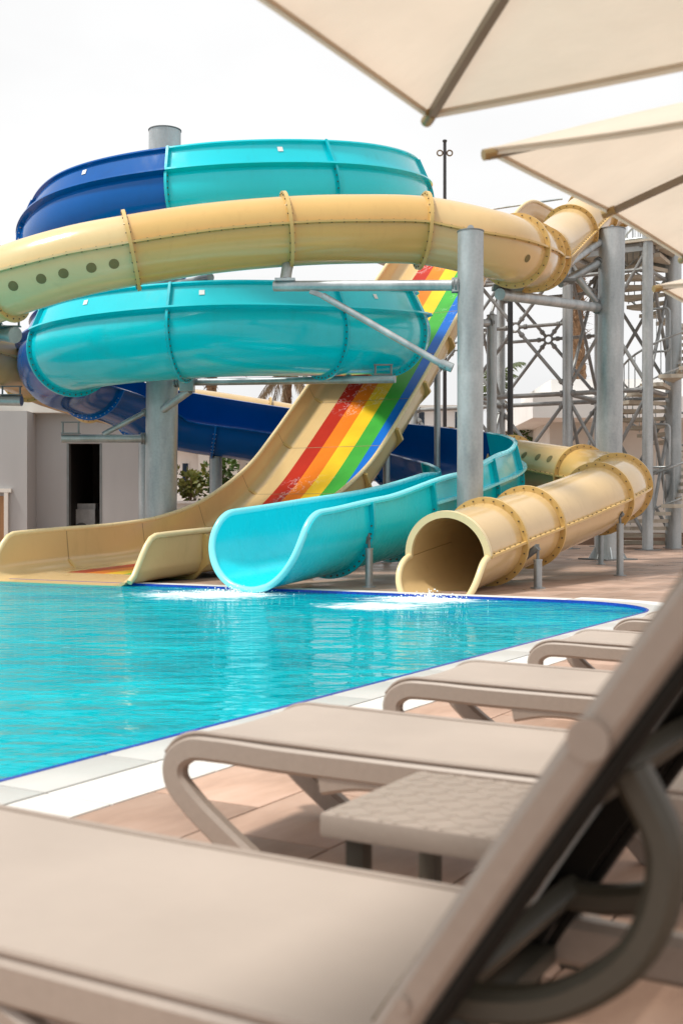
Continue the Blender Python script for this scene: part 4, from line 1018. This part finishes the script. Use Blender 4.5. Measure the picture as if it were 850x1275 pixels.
def frond(mb, base, az, el, L, droop, nl=26, ll=0.45, wd=0.035, hang=0.5):
    """one palm frond : curved rachis with leaflets on both sides"""
    p = V(base); d0 = V((math.cos(az), math.sin(az), 0)); pts = []
    for k in range(13):
        t = k / 12; a = el - droop * t * t
        pts.append(p.copy()); p = p + (d0 * math.cos(a) + ZD * math.sin(a)) * (L / 12)
    mb.pipe(pts, [0.03 * (1 - k / 14) for k in range(13)], 5)
    side = V((-d0.y, d0.x, 0))
    for k in range(nl):
        t = 0.12 + 0.86 * k / nl; q = t * 12; i = min(11, int(q)); c = pts[i].lerp(pts[i + 1], q - i); T = (pts[i + 1] - pts[i]).normalized()
        for s_ in (-1, 1):
            l = ll * math.sin(math.pi * min(1, 0.15 + t * 0.85)) ** 0.6 * random.uniform(.8, 1.15)
            dr = (side * s_ * 0.8 + T * 0.55 - ZD * (hang * random.uniform(.6, 1.4))).normalized(); wv = T * wd
            e = c + dr * l - ZD * (0.12 * l)
            m_ = c + dr * l * .5
            mb.add([c - wv * .5, m_ - wv, e, m_ + wv, c + wv * .5], [(0, 1, 2, 3, 4)])
def palm(px, D, ztrunk, label, r=0.18, nf=16, L=2.2, dry=0, skirt=0.0, shag=True, hang=0.5, ll=.5):
    p = at(px, 640, D); p.z = 0
    t = thing('palm_tree', label, 'palm tree', p, 0, 'palms behind the slides')
    mb = MB(); pts = []; rr = []
    n = int(ztrunk / 0.16)
    for k in range(n + 1):
        z = ztrunk * k / n; pts.append(p + V((0.05 * math.sin(z * 1.3), 0.03 * math.cos(z), z))); rr.append(r * (1.15 - 0.25 * k / n) * (1.0 + (0.12 if k % 2 else -0.04)))
    mb.pipe(pts, rr, 12); tr = wpart(mb, 'trunk', M['bark'], t)
    if shag:
        mb = MB()
        for k in range(int(ztrunk * 60)):
            z = ztrunk * (random.random() ** .7); a = random.uniform(0, 6.28); e = V((math.cos(a), math.sin(a), 0)); c = p + e * (r * .95) + ZD * z; o = r * random.uniform(.35, .9) * (1 + skirt * (z / ztrunk)); s_ = V((-e.y, e.x, 0)) * 0.05
            tip = c + e * o + ZD * random.uniform(-.25, .28); mb.add([c - s_, c + s_, tip], [(0, 1, 2)])
        tag(wpart2(mb, 'leaf_stubs', M['bark'], tr, smooth=False), kind='stuff')
    top = pts[-1]
    cr = bpy.data.objects.new('crown', None); C.objects.link(cr); cr.parent = t
    for k in range(nf):
        dd = k < dry; mb = MB()
        el = random.uniform(-1.0, -0.4) if dd else random.uniform(-.1, 1.2)
        frond(mb, top + ZD * random.uniform(-.1, .1), k * 2.4 + random.uniform(-.3, .3), el, L * random.uniform(.8, 1.1), (0.55 if dd else 1.7), hang=hang * (2.2 if dd else 1), ll=ll)
        wpart2(mb, 'frond', M['frond_dry' if dd else 'frond'], cr, smooth=False)
palm(357, 44, Z(452, 44), 'palm with sparse drooping fronds hanging above the blue flume', 0.15, 14, 2.4, 8, shag=True, hang=1.2)
palm(262, 46, 8.0, 'palm with a shaggy trunk rising behind the blue flume', 0.2, 14, 2.2, 3)
palm(719, 46, 11.6, 'tall palm with a thick shaggy orange brown trunk behind the tower', 0.27, 14, 1.5, 0, skirt=1.2)
palm(612, 45, Z(488, 45), 'palm with arching green fronds between the tower posts', 0.14, 10, 1.7, 3)
palm(653, 46, Z(525, 46), 'short young palm with a brown tapering trunk beside the round shrub', 0.22, 10, 0.9, 3, ll=.3)
palm(670, 47, Z(522, 47), 'short slim palm with a dark trunk next to the white building', 0.13, 9, 0.9, 4, ll=.3)
def shrub(p, rad, h, m, label, n=420, stems=5, group='shrubs behind the slides', ls=0.1):
    p = V(p); t = thing('shrub', label, 'shrub', p, 0, group); mb = MB(); lf = MB()
    for k in range(stems):
        a = random.uniform(0, 6.28); e = V((math.cos(a), math.sin(a), 0)); pts = [p + e * (rad * .1), p + e * (rad * .3) + ZD * (h * .5), p + e * (rad * .55) + ZD * (h * random.uniform(.75, .95))]
        mb.pipe(pts, [0.025, .018, .008], 6)
    cl = [(p + V((random.gauss(0, rad * .42), random.gauss(0, rad * .42), h * random.uniform(.3, .95))), random.uniform(.14, .3) * rad * 1.6) for _ in range(11)]
    for k in range(n):
        c_, r_ = random.choice(cl); d = V((random.gauss(0, 1), random.gauss(0, 1), random.gauss(0, 1))).normalized(); q = c_ + d * r_ * random.uniform(.5, 1.05)
        if q.z < 0.05: continue
        ax_ = (d + V((random.uniform(-.6, .6), random.uniform(-.6, .6), random.uniform(-.2, .7)))).normalized(); s_ = ax_.orthogonal().normalized(); s_ = Matrix.Rotation(random.uniform(0, 6.28), 3, ax_) @ s_; l = ls * random.uniform(.7, 1.4)
        lf.add([q, q + ax_ * l * .5 + s_ * l * .28, q + ax_ * l, q + ax_ * l * .5 - s_ * l * .28], [(0, 1, 2, 3)])
    wpart(mb, 'stem', M['bark'], t); tag(wpart(lf, 'foliage', M[m], t, smooth=False), kind='stuff')
zs = Z(627, 31.8) - .05
for px, m, h, lb in ((238, 'leaf_yellow', 1.0, 'yellow green leafy shrub in the planter beside the thick column'), (272, 'leaf', 1.25, 'dark green leafy shrub in the planter, tallest of the three'), (300, 'leaf', 1.0, 'green leafy shrub at the far end of the planter by the slide wall')):
    q = at(px, 640, 32.6); q.z = zs; shrub(q, 0.55, h, m, lb, ls=0.16)
q = at(655, 640, 44); q.z = 0; shrub(q, 1.1, Z(535, 44), 'leaf', 'round dark green shrub at the foot of the young palm', 900, ls=0.16)
q = at(676, 640, 45); q.z = 0; shrub(q, 0.9, Z(528, 45), 'leaf', 'dark green shrub beside the wall of the white building', 900, ls=0.16)
q = at(630, 640, 45); q.z = 0; shrub(q, 1.1, Z(540, 45), 'leaf', 'green shrub below the arching palm fronds', 700, ls=0.16)

# ------------------------------------------------------------------ sun loungers
LW = 0.305
def band(pts, th, y0, y1, name, m, root, bev=0.008):
    """flat bar : path in the x-z plane, thickness th, between y0 and y1"""
    n = len(pts); rings = []
    for i in range(n):
        a = V((pts[max(i - 1, 0)][0], 0, pts[max(i - 1, 0)][1])); b_ = V((pts[min(i + 1, n - 1)][0], 0, pts[min(i + 1, n - 1)][1])); T = (b_ - a).normalized(); Nn = V((-T.z, 0, T.x))
        t = th[i] if isinstance(th, list) else th; c_ = V((pts[i][0], 0, pts[i][1])); e = min(0.012, t * .25, (y1 - y0) * .25)
        q = [(y0 + e, t / 2), (y0, t / 2 - e), (y0, -t / 2 + e), (y0 + e, -t / 2), (y1 - e, -t / 2), (y1, -t / 2 + e), (y1, t / 2 - e), (y1 - e, t / 2)]
        rings.append([c_ + Nn * o + V((0, yy, 0)) for yy, o in q])
    mb = MB(); mb.rings(rings); return mb.build(name, m, root, angle=30)
def smooth_path(p, per=8):
    d = catmull([(V((x, 0, z)),) for x, z in p], per); return [(q[0].x, q[0].z) for q in d]
HX = 1.487
def lounger(u, a, label, back=56.0, detail=False):
    t = thing('sun_lounger', label, 'sun lounger', ua(u, a), GRID_ROT, 'taupe sun loungers lined up along the pool')
    # local x : foot -> head, local y : along the row (away)
    curl = smooth_path([(0.27, 0.02), (0.17, 0.085), (0.06, 0.165), (0.005, 0.225), (0.008, 0.280), (0.06, 0.318), (0.16, 0.325), (0.35, 0.320), (0.7, 0.318), (1.3, 0.318), (1.98, 0.318)])
    for s_ in (-1, 1):
        y0, y1 = (LW - 0.05, LW) if s_ > 0 else (-LW, -LW + 0.05)
        rl = band(curl, 0.075, y0, y1, 'side_rail', M['taupe'], t)
        # arched middle leg and rear leg
        am = smooth_path([(0.50, 0.265), (0.62, 0.288), (0.78, 0.283), (0.98, 0.22), (1.16, 0.10), (1.26, 0.0)])
        band(am, [0.05 + .015 * abs(k / len(am) - .5) for k in range(len(am))], y0 + .006, y1 - .006, 'arched_leg', M['taupe'], t)
        rr = smooth_path([(1.98, 0.318), (2.05, 0.28), (2.0, 0.20), (1.84, 0.08), (1.74, 0.0)])
        band(rr, 0.065, y0 + .004, y1 - .004, 'rear_leg', M['taupe'], t)
        fp = smooth_path([(0.24, 0.014), (0.29, 0.012), (0.34, 0.012)], 4); band(fp, 0.022, y0 + .002, y1 - .002, 'foot_pad', M['taupe_dark'], t)
    # stretched sling over foot curl and seat
    prof = smooth_path([(-0.022, 0.30), (0.02, 0.342), (0.08, 0.364), (0.2, 0.366), (0.7, 0.360), (1.48, 0.360)])
    rings = []; ny = 12
    for x, z in prof:
        q = []
        for k in range(ny + 1):
            yy = -LW + 0.012 + (2 * LW - 0.024) * k / ny; sag = 0.010 * math.sin(math.pi * k / ny); q.append(V((x, yy, z - sag)))
        rings.append(q + [v - ZD * .008 for v in q[::-1]])
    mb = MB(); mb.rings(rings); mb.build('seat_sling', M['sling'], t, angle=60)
    for s_ in (-1, 1):
        mb = MB(); mb.pipe([V((x, s_ * (LW - 0.012), z + .001)) for x, z in prof], 0.007, 8); mb.build('sling_hem', M['taupe'], t)
    for x in (0.45, 0.95, 1.50):
        mb = MB(); mb.box((x, 0, 0.30), 0.05, 2 * LW - 0.104, 0.03); mb.build('cross_bar', M['taupe_dark'], t, bevel=.006)
    # backrest
    bk = bpy.data.objects.new('backrest', None); C.objects.link(bk); bk.parent = t; bk.location = (HX, 0, 0.335); bk.rotation_euler = (0, -R(back), 0)
    bl = 0.80; bw = LW - 0.004
    for s_ in (-1, 1):
        y0, y1 = (bw - 0.05, bw) if s_ > 0 else (-bw, -bw + 0.05)
        pp = smooth_path([(-0.10, -0.012), (0.0, 0.0), (0.25, 0.006), (0.55, 0.006), (bl, 0.0)])
        ry = band(pp, 0.050, y0, y1, 'back_rail', M['taupe'], bk)
        band([(x, z - 0.034) for x, z in pp], 0.016, y0 if s_ > 0 else y0 + .003, y1 - .003 if s_ > 0 else y1, 'rail_shade_strip', M['rail_shade'], bk)  # added dark strips, painted shade under and inside the rail
        band([(x, z - 0.004) for x, z in pp], 0.042, (y0 - .012) if s_ > 0 else y1 + .001, (y0 - .001) if s_ > 0 else y1 + .012, 'rail_shade_strip', M['rail_shade'], bk)
        sy = s_ * bw
        for bx_, br_ in ((0.50, 0.024), (0.10, 0.009)):
            mb = MB(); mb.cyl((bx_, sy - s_ * .01, 0.008), (bx_, sy + s_ * .006, 0.008), br_, n=18); mb.build('bolt_cap', M['taupe'], bk)
    rings = []
    for k in range(14):
        x = 0.02 + (bl - .04) * k / 13; q = []
        for j in range(9):
            yy = -bw + .045 + (2 * bw - .09) * j / 8; q.append(V((x, yy, 0.036 - 0.02 * math.sin(math.pi * j / 8))))
        rings.append(q + [v - ZD * .006 for v in q[::-1]])
    mb = MB(); mb.rings(rings); mb.build('back_sling', M['sling_shaded'], bk, angle=60)
    for x in (0.1, 0.42, bl - .02):
        mb = MB(); mb.box((x, 0, -0.012), 0.045, 2 * bw - .104, 0.03); mb.build('cross_bar', M['taupe_dark'], bk, bevel=.006)
    # curved stay that holds the backrest up, one each side
    if back > 5:
        cb, sb = math.cos(R(back)), math.sin(R(back)); tx, tz = HX + 0.03 + 0.44 * cb, 0.345 + 0.44 * sb
        for s_ in (-1, 1):
            y0, y1 = (LW - .105, LW - .060) if s_ > 0 else (-LW + .060, -LW + .105)
            st = smooth_path([(tx + .02, tz + 0.0), (tx + 0.06, tz - .09), (tx + .03, tz - .20), (tx - 0.06, tz - .275), (tx - 0.15, tz - .30), (tx - .22, tz - .30)])
            band(st, 0.042, y0, y1, 'back_stay', M['taupe_dark'], t)
    return t
lounger(1.545, -2.17, 'taupe sun lounger with a raised backrest beside the small side table')
lounger(3.035, -2.15, 'taupe sun lounger just beyond the small side table', 55)
lounger(4.345, -2.12, 'taupe sun lounger, second beyond the side table', 55)
lounger(5.875, -2.12, 'taupe sun lounger, third beyond the side table', 55)
lounger(7.255, -2.12, 'taupe sun lounger nearest the rounded pool corner')

# side table with a woven-pattern top
tb = thing('side_table', 'low square taupe side table with a lattice patterned top between two loungers', 'table', ua(2.32, -1.03), GRID_ROT)
mb = MB(); mb.box((0, 0, 0.357), 0.46, 0.46, 0.05); top = mb.build('table_top', M['taupe'], tb, bevel=.008)
def herring():
    b = MB(); c = 0.205
    for i in range(-4, 5):
        for j in range(-4, 5):
            cx, cy = i * 0.05 + (j % 2) * 0.0, j * 0.05
            if abs(cx) > .2 or abs(cy) > .2: continue
            for (ox, oy, ln) in ((0, 0, 0),):
                rot = Matrix.Rotation(R(45 if (i + j) % 2 else -45), 3, 'Z'); b.box((cx, cy, 0.3825), 0.050, 0.026, 0.0010, rot)
    return b
tag(herring().build('lattice', M['taupe'], top, smooth=False), kind='stuff')
for sx in (-1, 1):
    for sy in (-1, 1):
        mb = MB(); mb.box((sx * .17, sy * .17, .166), 0.042, 0.042, 0.332); mb.build('leg', M['taupe_dark'], tb, bevel=.004)

# ------------------------------------------------------------------ parasols
def parasol(u, a, zr, label, half=1.25, rise_=0.36, tilt=0.0):
    t = thing('parasol', label, 'parasol', ua(u, a), GRID_ROT, 'cream parasols over the loungers')
    apex = V((0, 0, zr + rise_))
    rim = []
    cor = [V((-half, -half, zr)), V((half, -half, zr)), V((half, half, zr)), V((-half, half, zr))]
    for c_ in cor: c_.z += tilt * c_.y / half
    ribs = []
    for k in range(4):
        ribs.append(cor[k]); m_ = (cor[k] + cor[(k + 1) % 4]) / 2; m_.z += 0.02; ribs.append(m_)
    for k in range(8):
        A, B_ = ribs[k], ribs[(k + 1) % 8]; rows = []
        n = 10
        for i in range(n + 1):
            f = i / n; row = []
            for j in range(n + 1):
                g_ = j / n; e = A.lerp(B_, g_)
                inn = 0.022 * math.sin(math.pi * g_) * f            # hem pulled in between the ribs
                e2 = V((e.x * (1 - inn / half), e.y * (1 - inn / half), e.z))
                q = apex.lerp(e2, f); q.z -= 0.03 * math.sin(math.pi * g_) * f * (1 - f * .5); q.z += 0.03 * math.sin(math.pi * f); row.append(q)
            rows.append(row)
        mb = MB(); mb.rings(rows, closed=False); cp_ = mb.build('canopy_panel', M['canopy'], t, angle=70)
        mb = MB(); hem = rows[-1]; mb.rings([[q, q + V((0, 0, -0.022))] for q in hem], closed=False); mb.pipe([q + V((0, 0, -.004)) for q in hem], 0.006, 6); mb.build('hem', M['canopy'], cp_)
    for k, e in enumerate(ribs):
        p0 = apex + V((0, 0, -0.07)); p1 = e + V((0, 0, -0.018)); d = p1 - p0; mb = MB(); pts = []
        for i in range(9):
            f = i / 8; q = p0.lerp(p1, f); q.z += 0.03 * math.sin(math.pi * f); pts.append(q)
        rings = []
        sd_ = V((-d.y, d.x, 0)).normalized() * 0.011
        for q in pts: rings.append([q - sd_ - ZD * .016, q + sd_ - ZD * .016, q + sd_ + ZD * .008, q - sd_ + ZD * .008])
        mb.rings(rings); rb = mb.build('rib', M['rib'], t, smooth=False)
        dn = d.normalized(); mb = MB(); mb.cyl(p1 - dn * .03, p1 + dn * .022, 0.017, n=10); mb.build('rib_tip', M['brass'], rb)
        mb = MB(); sp_ = apex + V((0, 0, -0.45)); mb.cyl(sp_, pts[4] - ZD * .016, 0.009, n=8); mb.build('strut', M['rib'], rb)
    mb = MB(); mb.cyl((0, 0, .08), apex + V((0, 0, .05)), 0.024, n=16); mb.build('pole', M['rib'], t)
    mb = MB(); mb.lathe([(.05, -.06), (.06, -.03), (.06, .0), (.03, .02)], apex + V((0, 0, -.05)), 16); mb.build('hub', M['rib'], t)
    mb = MB(); mb.lathe([(.05, -.04), (.05, .04), (.03, .05)], apex + V((0, 0, -.45)), 16); mb.build('runner', M['rib'], t)
    mb = MB(); mb.lathe([(.03, 0), (.035, .03), (.02, .07), (.003, .09)], apex + V((0, 0, .05)), 14); mb.build('finial', M['rib'], t)
    mb = MB(); mb.box((0, 0, .04), .5, .5, .08); bs_ = mb.build('base', M['taupe_dark'], t, bevel=.015); mb = MB(); mb.cyl((0, 0, .08), (0, 0, .35), .034, n=16); mb.build('base_sleeve', M['rib'], bs_)
    return t
parasol(1.79, -0.22, 2.135, 'cream square parasol shading the lounger with the raised backrest')
parasol(4.41, -0.24, 2.135, 'cream square parasol, second in the row from the raised backrest', half=1.14, tilt=0.055)
parasol(6.99, -0.30, 2.10, 'cream square parasol nearest the rounded pool corner')

# ------------------------------------------------------------------ splash at the mouths
fo = MB()
for (c, rad, n, hz) in ((at(290, 741, 14.85), 0.75, 420, .10), (at(535, 747, 13.8), 0.6, 420, .12)):
    for k in range(n):
        d = abs(random.gauss(0, .5)) * rad; an = random.uniform(0, 6.28); q = V((c.x + d * math.cos(an), c.y + d * .7 * math.sin(an), WZ + max(0.002, random.gauss(0, hz * .4) * (1 - min(1, d / rad)) + .01)))
        r_ = random.uniform(.003, .011); t6 = [q + V((r_, 0, 0)), q + V((0, r_, 0)), q - V((r_, 0, 0)), q - V((0, r_, 0)), q + V((0, 0, r_)), q - V((0, 0, r_))]
        fo.add(t6, [(0, 1, 4), (1, 2, 4), (2, 3, 4), (3, 0, 4), (1, 0, 5), (2, 1, 5), (3, 2, 5), (0, 3, 5)])
M['foam'] = plain('white_foam', (0.82, 0.88, 0.89, 1), 0.5, bs=0)
tag(fo.build('splash_foam', M['foam']), 'white churned splash where the slides run into the pool', 'foam', kind='stuff')
